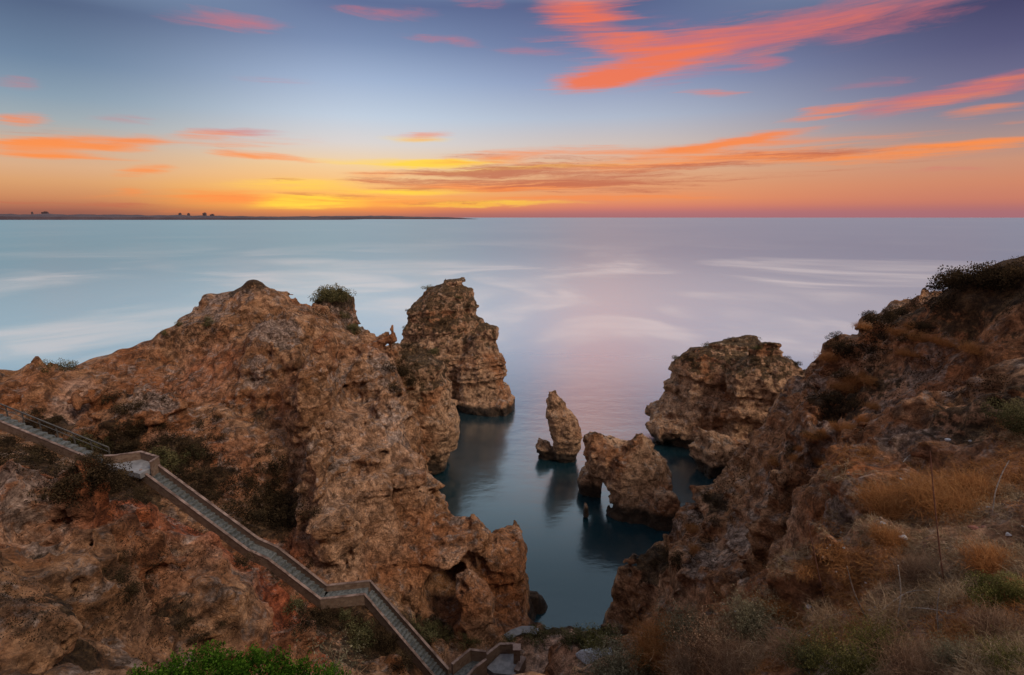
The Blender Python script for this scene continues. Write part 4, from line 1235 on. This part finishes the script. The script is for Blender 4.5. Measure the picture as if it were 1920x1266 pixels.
scatter('heath', [(1755,528,45,12,14,.7,1.2,'on the right ridge top'),(1870,524,50,12,12,.6,1.1,'on the ridge at the right edge'),(1640,600,50,26,8,.5,.9,'on the ridge step'),(1590,645,40,30,6,.4,.8,'above the layered far headland'),
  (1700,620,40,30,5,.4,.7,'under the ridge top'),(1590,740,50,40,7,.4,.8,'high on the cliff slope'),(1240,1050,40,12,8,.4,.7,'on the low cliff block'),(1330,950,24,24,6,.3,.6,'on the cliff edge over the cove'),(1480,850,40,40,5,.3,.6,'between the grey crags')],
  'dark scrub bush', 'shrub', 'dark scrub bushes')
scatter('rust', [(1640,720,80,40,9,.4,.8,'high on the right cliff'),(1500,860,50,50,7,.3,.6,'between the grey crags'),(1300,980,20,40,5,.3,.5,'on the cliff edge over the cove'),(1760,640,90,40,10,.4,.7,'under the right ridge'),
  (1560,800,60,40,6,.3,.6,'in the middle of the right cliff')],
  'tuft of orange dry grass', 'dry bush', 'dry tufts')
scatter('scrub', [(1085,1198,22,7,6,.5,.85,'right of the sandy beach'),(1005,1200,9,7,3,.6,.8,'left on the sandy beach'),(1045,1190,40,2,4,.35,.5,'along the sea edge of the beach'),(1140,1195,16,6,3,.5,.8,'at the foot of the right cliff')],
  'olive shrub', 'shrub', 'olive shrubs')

# scrub on the crowns of the stacks
def on_stack(o, k, label, zmin):
    me = o.data; n = len(me.vertices); zs = np.empty(n * 3, np.float32); me.vertices.foreach_get('co', zs); zs = zs.reshape(-1, 3)
    nz = np.empty(n * 3, np.float32); me.vertices.foreach_get('normal', nz); nz = nz.reshape(-1, 3)[:, 2]
    idx = [i for i in np.nonzero((zs[:, 2] > zmin) & (nz > .35))[0]]
    for i in rr.sample(idx, min(k, len(idx))):
        p = zs[i] + np.array(o.location)
        put_small(rr.choice(['heath', 'heath', 'scrub']), p, rr.uniform(.6, 1.1), label, 'shrub', 'scrub on the sea stacks', .8)
on_stack(STACKS[0], 14, 'tiny dark shrub on the crown of the tall pyramid-shaped stack', 11)
on_stack(STACKS[1], 7, 'tiny dark shrub on top of the rock block behind the headland', 12)
on_stack(STACKS[4], 20, 'tiny dark shrub on the crown of the massive dome-shaped stack', 9.5)
tick('plants')
# ------------------------------------------------------------------ near foreground
def near_plant(name, kind, seed, u, v, r, h, n, ls, mat, label, cat, group=None, dz=-.05, tilt=0, loc=None):
    p = loc
    if p is None:
        p, nn, s = hit(u, v)
        if p is None: return None
    root = make_shrub(name, kind, seed, r, h, n, ls, mat)
    root.location = (p[0], p[1], p[2] + dz)
    tag(root, label, cat, group)
    return root

# bright green bush just below the viewpoint
rng = np.random.default_rng(77)
bc = at(385, 1280, 5.0)
root = empty('green_bush', (bc[0], bc[1], bc[2] - .75))
tag(root, 'bright green leafy bush at the lower edge below the grey outcrop', 'bush')
parts = []
for (ox, oy, oz, rx, rz, nn) in ((0, 0, 0, .95, .72, 15000), (-.95, .0, .0, .75, .6, 9000), (.95, .05, .0, .75, .62, 9000), (-.4, .3, .02, .7, .68, 7000), (.4, .3, .04, .6, .66, 6000), (1.55, .1, -.16, .6, .5, 5000), (-1.6, -.1, -.08, .6, .5, 5000)):
    tw_n = nn // 14
    d = rng.normal(size=(tw_n, 3)); d[:, 2] = np.abs(d[:, 2]) * .9; d /= np.linalg.norm(d, axis=1, keepdims=True)
    lump = 1 + .10 * np.sin(d[:, 0] * 9 + ox * 5) * np.sin(d[:, 1] * 8) + rng.normal(size=tw_n) * .05
    tip = d * [rx, rx, rz] * lump[:, None] + [ox, oy, oz]
    i = rng.integers(0, tw_n, nn)
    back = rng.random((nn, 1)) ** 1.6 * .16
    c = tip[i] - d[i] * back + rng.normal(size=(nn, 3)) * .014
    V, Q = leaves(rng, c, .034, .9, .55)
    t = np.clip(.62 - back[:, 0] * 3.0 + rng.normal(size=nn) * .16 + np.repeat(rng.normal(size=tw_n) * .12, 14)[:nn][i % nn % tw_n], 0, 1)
    parts.append((V, Q, np.repeat(t, 4)))
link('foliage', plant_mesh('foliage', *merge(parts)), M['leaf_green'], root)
link('stem', plant_mesh('stem', *stems_mesh(rng, 1.6, .8, 16, .03)), M['straw_brown'], root)
near_plant('dry_shrub', 'feathery', 301, 620, 1262, .55, .8, 1500, .05, 'leaf_grey', 'pale wiry sprays rising just behind the bright green bush', 'shrub', loc=at(620, 1290, 6.5))

# shrubs of the right-hand slope, nearest first: kind, u, v of the foot, radius, height, leaves, leaf size, material, label
NP = [
 ('shrub','feathery',1165,1290,1.7,1.4,13000,.09,'leaf_grey','big grey-green wiry shrub above the beach by the grey stone'),
 ('shrub','feathery',1235,1262,1.2,1.0,9000,.08,'leaf_olive','olive wiry shrub between the grey-green one and the orange bank'),
 ('shrub','feathery',1112,1212,.9,.7,5000,.09,'leaf_moss','moss green shrub leaning over the beach below the cliff foot'),
 ('shrub','feathery',1290,1200,1.2,1.05,9000,.07,'leaf_grey','grey shrub standing in front of the brown cliff foot'),
 ('dry_bush','wispy',1245,1215,1.0,.8,6000,.014,'straw_orange','rust orange dry bush in the gap between two grey-green shrubs'),
 ('shrub','feathery',1420,1185,.95,.62,12000,.042,'leaf_grey','grey-green feathery shrub at the rim below the ochre hollow'),
 ('shrub','feathery',1345,1240,1.1,.75,12000,.045,'straw_brown','brown wiry shrub in the middle of the near slope'),
 ('shrub','feathery',1600,1275,.75,.55,14000,.03,'leaf_moss','dark moss green shrub on the near slope by the lower edge'),
 ('dry_bush','wispy',1400,1262,.7,.42,6000,.007,'straw_brown','brown dry bush at the lower edge between the skeleton plant and the wide leafless bush'),
 ('dry_bush','wispy',1740,1262,.5,.3,5000,.006,'straw_brown','brown dry grass clump right of the moss green shrubs at the lower edge'),
 ('dry_bush','wispy',1460,1135,.45,.22,3000,.008,'straw_orange','orange grass clump on the rim above the ochre hollow'),
 ('shrub','feathery',1790,1240,.4,.3,5000,.02,'leaf_grey','small grey-green shrub on the bare soil near the lower edge'),
 ('dry_bush','wispy',1880,1060,.5,.26,5000,.007,'straw_orange','orange dry clump at the right edge by the cream stone'),
 ('shrub','feathery',1650,1225,.6,.42,12000,.028,'leaf_moss','moss green shrub under the tangle of pale dead stems'),
 ('shrub','feathery',1525,1250,.62,.45,12000,.03,'leaf_olive','olive shrub left of the dark moss green shrub'),
 ('shrub','cushion',1900,1135,.6,.42,14000,.024,'leaf_moss','dense green bush at the right edge above the bare soil'),
 ('shrub','cushion',1912,800,.9,.7,7000,.045,'leaf_olive','dark olive bush high on the right edge below the rocky ridge'),
 ('shrub','feathery',1905,1255,.45,.3,7000,.02,'leaf_moss','small green sprig bush in the lower right corner'),
 ('dry_bush','wispy',1690,950,.85,.42,7000,.008,'straw_orange','fluffy orange dry bush nearest the grey crag crest'),
 ('dry_bush','wispy',1790,945,.95,.5,8000,.008,'straw_orange','largest fluffy orange dry bush behind the tall bare stem'),
 ('dry_bush','wispy',1850,920,.6,.4,4000,.008,'straw_orange','orange dry bush right of the largest orange one'),
 ('dry_bush','wispy',1500,1165,.30,.26,4000,.006,'straw_orange','small round rust bush beside the white stone'),
 ('dry_bush','wispy',1665,1005,.34,.26,3000,.006,'straw_orange','small curled orange tuft above the bluish stone'),
 ('dry_bush','wispy',1740,1080,.42,.38,7000,.006,'straw_brown','dark reddish brown bush at the foot of the tall bare stem'),
 ('dry_bush','wispy',1890,1185,.36,.28,4500,.006,'straw_brown','brown dry bush on bare soil near the right edge'),
 ('dead_plant','bare',1680,1165,.8,.5,220,.010,'straw_pale','tangle of pale dead curling stems on the near slope'),
 ('dead_plant','bare',1420,1250,.8,.45,160,.011,'straw_pale','pale star-shaped skeleton of a dead plant near the lower edge'),
 ('dead_plant','bare',1480,1225,.8,.5,420,.008,'straw_brown','dark brown leafless twiggy bush beside the pale skeleton plant'),
 ('dead_plant','bare',1300,1262,1.1,.65,520,.010,'straw_brown','wide leafless brown bush at the lower edge'),
 ('dead_plant','bare',1560,1175,.7,.42,300,.008,'straw_pale','pale leafless bush between the rust bush and the dead tangle'),
 ('dead_plant','bare',1800,1130,.7,.3,160,.008,'straw_pale','fallen pale stems scattered on the litter right of the tangle'),
 ('dead_plant','bare',1850,1060,.7,.3,140,.009,'straw_brown','low brown stems lying by the reddish stones'),
]
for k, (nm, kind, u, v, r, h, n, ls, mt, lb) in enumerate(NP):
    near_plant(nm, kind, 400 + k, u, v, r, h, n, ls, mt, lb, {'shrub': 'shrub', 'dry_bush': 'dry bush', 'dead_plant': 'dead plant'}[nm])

# tall bare stems and fallen sticks
def tube(name, pts, r0, r1, mat, seg=6):
    b = bmesh.new(); prev = None
    n = len(pts)
    # smooth the path
    P = []
    for i in range(n - 1):
        p0, p1, p2, p3 = (Vector(pts[max(i - 1, 0)]), Vector(pts[i]), Vector(pts[i + 1]), Vector(pts[min(i + 2, n - 1)]))
        for s in range(6):
            t = s / 6
            P.append(.5 * ((2 * p1) + (p2 - p0) * t + (2 * p0 - 5 * p1 + 4 * p2 - p3) * t * t + (3 * p1 - p0 - 3 * p2 + p3) * t ** 3))
    P.append(Vector(pts[-1]))
    for i, p in enumerate(P):
        d = (P[min(i + 1, len(P) - 1)] - P[max(i - 1, 0)]).normalized()
        a = d.cross(Vector((.3, 1, .2))).normalized(); c = d.cross(a)
        r = r0 + (r1 - r0) * i / (len(P) - 1)
        r *= 1 + .12 * math.sin(i * 1.7)
        cur = [b.verts.new(p + a * math.cos(k * math.tau / seg) * r + c * math.sin(k * math.tau / seg) * r) for k in range(seg)]
        if prev:
            for k in range(seg):
                b.faces.new((prev[k], prev[(k + 1) % seg], cur[(k + 1) % seg], cur[k]))
        prev = cur
    b.faces.new(prev)
    return b
mat_simple('bark', (.10, .07, .055, 1), (.24, .18, .15, 1), 20)
mat_simple('bark_pale', (.22, .18, .15, 1), (.42, .37, .32, 1), 20)
mat_simple('bark_red', (.10, .045, .03, 1), (.20, .09, .06, 1), 20)
STEMS = [
 ('bare_stem', [(1772,1092),(1765,1058),(1752,940),(1744,846)], .011, .004, 'bark_red', 'tallest bare reddish stem standing on the near slope'),
 ('bare_stem', [(1862,962),(1866,925),(1878,890),(1892,864)], .010, .004, 'bark_pale', 'curved pale stem standing behind the orange bushes'),
 ('bare_stem', [(1546,1118),(1532,1062),(1516,982)], .010, .004, 'bark_red', 'thin reddish stem rising beside the grey crag crest'),
 ('bare_stem', [(1628,1162),(1602,1112),(1588,1062)], .009, .004, 'bark', 'dark leaning stem left of the white forked stem'),
 ('bare_stem', [(1682,1164),(1689,1115),(1684,1060)], .009, .004, 'bark_pale', 'short whitish stem in front of the dark brown bush'),
 ('bare_stem', [(1761,1182),(1757,1145),(1762,1104)], .007, .003, 'bark_pale', 'small pale stem above the litter near the tangle'),
]
for nm, px, r0, r1, mt, lb in STEMS:
    p, nn, s = hit(*px[0])
    if p is None: continue
    r0, r1 = r0 * 1.5, r1 * 1.9
    pts = [(p.x, p.y, p.z - .05)] + [at(u, v, p.y - .02 * k) for k, (u, v) in enumerate(px[1:], 1)]
    tag(bm_obj(nm, tube(nm, pts, r0, r1, mt), M[mt]), lb, 'stem')
STICKS = [
 ([(1430,1180),(1470,1186),(1490,1200),(1508,1222)], .010, 'bark', 'dark curved stick arching over the brown shrub'),
 ([(1645,1152),(1700,1118),(1760,1108),(1810,1114)], .008, 'bark_pale', 'long pale stick lying across the dead tangle'),
 ([(1500,1200),(1550,1165),(1600,1140)], .009, 'bark', 'dark stick lying beside the rust bush'),
 ([(1720,848),(1700,862),(1682,880)], .012, 'bark_pale', 'straw-coloured stick leaning on the grey crag'),
 ([(1830,1060),(1845,1078),(1860,1090)], .009, 'bark_pale', 'short pale broken stick beside the green bush'),
 ([(1700,1142),(1740,1150),(1790,1148),(1830,1140)], .007, 'bark_pale', 'thin pale stick below the long one'),
 ([(1760,1130),(1810,1128),(1850,1112)], .008, 'bark', 'dark stick in the litter right of the tangle'),
]
for px, r0, mt, lb in STICKS:
    pts = []
    for k, (u, v) in enumerate(px):
        p, nn, s = hit(u, v)
        if p is not None:
            q = p + Vector((0, -.02, .05 + .06 * math.sin(k * 2.0)))
            pts.append(tuple(q))
    if len(pts) > 1:
        tag(bm_obj('stick', tube('s', pts, r0 * 1.5, r0 * .7, mt), M[mt]), lb, 'stick')

# loose stones
mat_simple('stone_white', (.34, .33, .33, 1), (.50, .48, .47, 1), 30)
mat_simple('stone_grey', (.20, .20, .205, 1), (.36, .355, .36, 1), 24)
mat_simple('stone_blue', (.22, .25, .28, 1), (.42, .45, .48, 1), 24)
mat_simple('stone_red', (.22, .085, .06, 1), (.36, .16, .12, 1), 24)
mat_simple('stone_ochre', (.22, .13, .08, 1), (.36, .24, .16, 1), 24)
def stone_mesh(seed, s):
    r_ = np.random.default_rng(seed)
    b = bmesh.new(); bmesh.ops.create_icosphere(b, subdivisions=3, radius=1)
    cuts = r_.normal(size=(9, 3)); cuts /= np.linalg.norm(cuts, axis=1, keepdims=True); off = r_.uniform(.45, .85, 9)
    for v in b.verts:
        p = np.array(v.co)
        for c_, o_ in zip(cuts, off):
            e = p @ c_ - o_
            if e > 0: p = p - c_ * e * .92
        v.co = p * s
    me = bpy.data.meshes.new('stone'); b.to_mesh(me); b.free()
    for q in me.polygons: q.use_smooth = False
    return me
ST_L = [
 (1112,1232,.85,.34,'stone_grey','largest smooth grey stone lying above the sandy beach'),
 (1140,1226,.45,.24,'stone_grey','smaller grey stone touching the largest one above the beach'),
 (1692,1010,.10,.08,'stone_white','bluish white stone on the near slope below the small orange tuft'),
 (1517,1138,.09,.05,'stone_white','white stone behind the small round rust bush'),
 (1826,992,.12,.06,'stone_red','reddish flat stone left of the hollow pale one'),
 (1891,1004,.08,.05,'stone_white','cream flat stone near the right edge'),
 (1832,1040,.10,.06,'stone_red','reddish stone beside the bluish grey slab'),
 (1848,1050,.14,.05,'stone_blue','bluish grey slab beside low brown stems'),
 (1770,1020,.06,.04,'stone_ochre','small ochre stone under the tall bare stem'),
 (1778,826,.12,.06,'stone_white','white stone on the bare rise above the orange bushes'),
 (1820,828,.09,.05,'stone_grey','grey stone on the bare rise beside the white one'),
 (1695,1055,.05,.03,'stone_grey','small grey stone at the edge of the dark brown bush'),
]
for k, (u, v, s, hgt, mt, lb) in enumerate(ST_L):
    p, nn, _s = hit(u, v)
    if p is None: continue
    o = link('stone', stone_mesh(900 + k, Vector((1, 1, 1)) @ Matrix.Identity(3) if False else 1.0), M[mt])
    o.scale = (s, s * .7, hgt); o.location = (p.x, p.y, p.z + hgt * .25); o.rotation_euler = (.1, .15, k * 1.3)
    tag(o, lb, 'stone')
protos = [stone_mesh(950 + k, 1.0) for k in range(5)]
for me_, mt in zip(protos, ('stone_ochre', 'stone_grey', 'stone_ochre', 'stone_red', 'stone_grey')):
    me_.materials.append(M[mt])
for me_, cn in zip(protos, ('ochre_stone', 'grey_stone', 'tan_stone', 'red_stone', 'pale_stone')):
    me_.name = cn
LM = [(1510,1150,'by the small round rust bush'),(1680,1165,'in the tangle of pale dead stems'),(1760,1060,'at the foot of the tallest bare stem'),(1692,1010,'round the bluish white stone'),(1890,1125,'by the dense green bush'),
      (1850,1030,'among the reddish stones'),(1600,1255,'under the dark moss green shrub'),(1420,1245,'by the pale star-shaped skeleton'),(1800,940,'below the largest orange bush'),(1560,1060,'on the grey crag crest'),
      (1800,828,'on the bare rise'),(1850,1220,'on the bare soil'),(1400,960,'on the cliff over the cove'),(1690,860,'at the upper end of the grey crest'),(1300,1200,'between the grey-green shrubs')]
k = 0
while k < 110:
    u, v = rr.uniform(1250, 1920), rr.uniform(800, 1266)
    p, nn, s = hit(u, v)
    if p is None or p.length > 60 or (p - Vector((0, 0, CAMZ))).length > 19 or nn.z < .4: continue
    me_ = rr.choice(protos); o = bpy.data.objects.new('stone', me_); C.objects.link(o)
    d_ = (p - Vector((0, 0, CAMZ))).length
    s = rr.uniform(.009, .024) * (.6 + d_ / 12) * (1.6 if rr.random() < .12 else 1)
    o.scale = (s * rr.uniform(.8, 1.4), s, s * rr.uniform(.4, .8)); o.location = (p.x, p.y, p.z + s * .1); o.rotation_euler = (rr.uniform(-.3, .3), rr.uniform(-.3, .3), rr.uniform(0, 6))
    near_ = min(LM, key=lambda q: (q[0] - u) ** 2 + (q[1] - v) ** 2)[2]
    tag(o, ('tiny ' if s < .016 else 'small ') + me_.name.replace('.', ' ').split()[0].replace('_', ' ') + ' lying ' + near_, 'stone', 'loose stones ' + near_); k += 1

# dry grass and litter: nobody could count it
rng = np.random.default_rng(9)
pts, nrm = [], []
tries = 0
while len(pts) < 9000 and tries < 20000:
    tries += 1
    u, v = rr.uniform(1130, 1960), rr.uniform(780, 1290)
    p, nn, s = hit(u, v)
    if p is None or nn.z < .35: continue
    if (p - Vector((0, 0, CAMZ))).length > 21: continue
    w_ = vn(np.array([[p.x, p.y, p.z]], np.float32), 1.1, 3)[0]
    if w_ < rr.uniform(-.7, .5): continue
    pts.append((p.x, p.y, p.z)); nrm.append((nn.x, nn.y, nn.z))
pts = np.array(pts); nrm = np.array(nrm)
per = 10
base = np.repeat(pts, per, 0) + rng.normal(size=(len(pts) * per, 3)) * [.05, .05, .004]
nn_ = np.repeat(nrm, per, 0)
hgt = np.repeat(rng.random(len(pts)), per)
d = nn_ + rng.normal(size=base.shape) * .8
dd = np.linalg.norm(base - [0, 0, CAMZ], axis=1)
V, Q, _ = strands(rng, base, d, (.05 + .11 * hgt * rng.random(len(base))) * (.7 + dd / 10), .009, 3, .9, .8)
t = np.clip(np.repeat(rng.uniform(.1, .9, len(base)), 8), 0, 1)
sel = np.repeat(np.repeat(vn(pts.astype(np.float32), 1.6, 6) > .0, per), 3)
for nm, mt, mk in (('dry_grass', 'straw_orange', sel), ('dry_litter', 'straw_pale', ~sel)):
    me = plant_mesh(nm, V, Q[mk], t)
    tag(link(nm, me, M[mt]), {'dry_grass': 'short orange dry grass covering the near slope', 'dry_litter': 'pale dry stalks and litter covering the near slope'}[nm], 'grass', kind='stuff')

# low cover of dark herbs over the left-hand gully and the ridges
gp, gn = [], []
for u, v, su, sv, n in [(150,850,170,30,700),(260,920,180,40,800),(520,930,90,100,800),(640,1160,130,40,600),(740,1200,90,30,400),(300,780,90,60,400),(470,980,110,40,400),(420,850,120,70,400),(120,1120,170,120,500),(340,1120,110,120,400),
                        (1780,560,150,30,300),(1620,640,80,60,200),(1560,760,90,90,200),(1700,680,120,60,200),(1400,900,110,60,150),(620,570,60,40,300),(350,620,160,50,300),(1880,760,80,60,200),(1300,1010,60,80,150)]:
    for _ in range(n):
        p, nn, s = hit(u + rr.gauss(0, .55) * su, v + rr.gauss(0, .55) * sv)
        if p is None or nn.z < .05 or p.z < 1 or look(PD, np.array([p.x]), np.array([p.y]))[0] < 1.0: continue
        if vn(np.array([[p.x, p.y, p.z]], np.float32), 1.9, 4)[0] < rr.uniform(-.3, .4): continue
        gp.append((p.x, p.y, p.z)); gn.append((nn.x, nn.y, nn.z))
gp = np.array(gp); gn = np.array(gn)
per = 26
dd = np.linalg.norm(gp - [0, 0, CAMZ], axis=1)
sz = np.repeat(.10 + .09 * rng.random(len(gp)), per)[:, None] * np.repeat(np.clip(dd / 26, .35, 1.4), per)[:, None]
c = np.repeat(gp, per, 0) + rng.normal(size=(len(gp) * per, 3)) * sz * [1, 1, .5] + np.repeat(gn, per, 0) * sz * .35
V, Q = leaves(rng, c, 1.0, .3, .5)
cc = np.repeat(c, 4, 0); V = cc + (V - cc) * np.repeat(np.repeat(np.clip(dd / 420, .03, .10), per), 4)[:, None]
me = plant_mesh('ground_cover', V, Q, np.repeat(np.clip(.35 + rng.normal(size=len(c)) * .25, 0, 1), 4))
tag(link('ground_cover', me, M['leaf_dark']), 'low dark herbs spreading over the slopes', 'ground cover', kind='stuff')
tick('near')
# ------------------------------------------------------------------ distant shore with its buildings
mat_simple('far_land', (.060, .040, .046, 1), (.085, .058, .062, 1), .002)
mat_simple('far_wall', (.085, .060, .066, 1), (.12, .09, .095, 1), .02)
mat_simple('far_roof', (.07, .045, .05, 1), (.10, .07, .07, 1), .02)
rng = np.random.default_rng(4)
def shore(name, u0, u1, Yd, base_v, hs, deep, label=None):
    n = 160
    us = np.linspace(u0, u1, n)
    hz = np.interp(us, [h[0] for h in hs], [h[1] for h in hs])
    q = np.stack([us / 30, us * 0, us * 0], 1).astype(np.float32)
    hz = hz * (1 + .14 * vn(q, 1.0, 2) + .10 * vn(q * 4, 1.0, 5))
    b = bmesh.new(); rows = []
    for u, h in zip(us, hz):
        x = (u - 960) / FPX * Yd * 1.0 / (cp_ + (633 - 405) / FPX * sp_)
        hh = h / FPX * Yd
        rows.append([b.verts.new((x, Yd, -5)), b.verts.new((x, Yd + 30, hh * .55)), b.verts.new((x, Yd + deep * .5, hh)), b.verts.new((x, Yd + deep, -5))])
    for r, s in zip(rows[:-1], rows[1:]):
        for k in range(3):
            b.faces.new((r[k], s[k], s[k + 1], r[k + 1]))
    return tag(bm_obj(name, b, M['far_land']), kind='structure')
YF = 6500.0
shore('distant_shore', -900, 640, YF, 0, [(-900, 11), (0, 10.5), (100, 9.5), (300, 8.5), (420, 6.5), (520, 4.6), (600, 1.6), (640, .2)], 1500)
shore('distant_headland', 380, 890, 9000, 0, [(380, 3), (560, 6), (620, 6.2), (700, 6), (800, 4.5), (860, 2.2), (890, .3)], 1500)
def far_building(u, w_px, h_px, Yd, floors, label, top=None):
    kx = Yd / (cp_ + (633 - 405) / FPX * sp_) / FPX
    x = (u - 960) * kx; w_ = w_px * kx; h = h_px * kx
    root = empty('tower_block', (x, Yd, 0)); tag(root, label, 'building', 'buildings on the distant shore')
    b = bmesh.new(); bmesh.ops.create_cube(b, size=1, matrix=Matrix.Translation((0, 12, h / 2)) @ Matrix.Diagonal((w_, 24, h, 1)))
    wl = bm_obj('wall', b, M['far_wall'], root)
    b = bmesh.new(); bmesh.ops.create_cube(b, size=1, matrix=Matrix.Translation((w_ * .12, 12, h + 4)) @ Matrix.Diagonal((w_ * .5, 14, 7.6, 1)))
    bm_obj('roof_house', b, M['far_roof'], root)
    for k in range(floors):
        b = bmesh.new(); bmesh.ops.create_cube(b, size=1, matrix=Matrix.Translation((0, -.8, h * (k + .6) / floors)) @ Matrix.Diagonal((w_ * .96, 1.5, h / floors * .25, 1)))
        bm_obj('balcony', b, M['far_roof'], root)
far_building(84, 11, 14, YF + 760, 8, 'broad tower block, leftmost on the distant shore')
far_building(60, 1.6, 13.5, YF + 760, 6, 'slim chimney-like tower left of the broad block')
far_building(337, 4, 11.5, YF + 760, 6, 'small tower block, first of the trio on the distant shore')
far_building(353, 3.5, 11.2, YF + 760, 6, 'small tower block in the middle of the trio')
far_building(383, 6, 12, YF + 760, 7, 'wider tower block ending the trio on the distant shore')
far_building(397, 7, 9.5, YF + 760, 4, 'low block beside the trio on the distant shore')
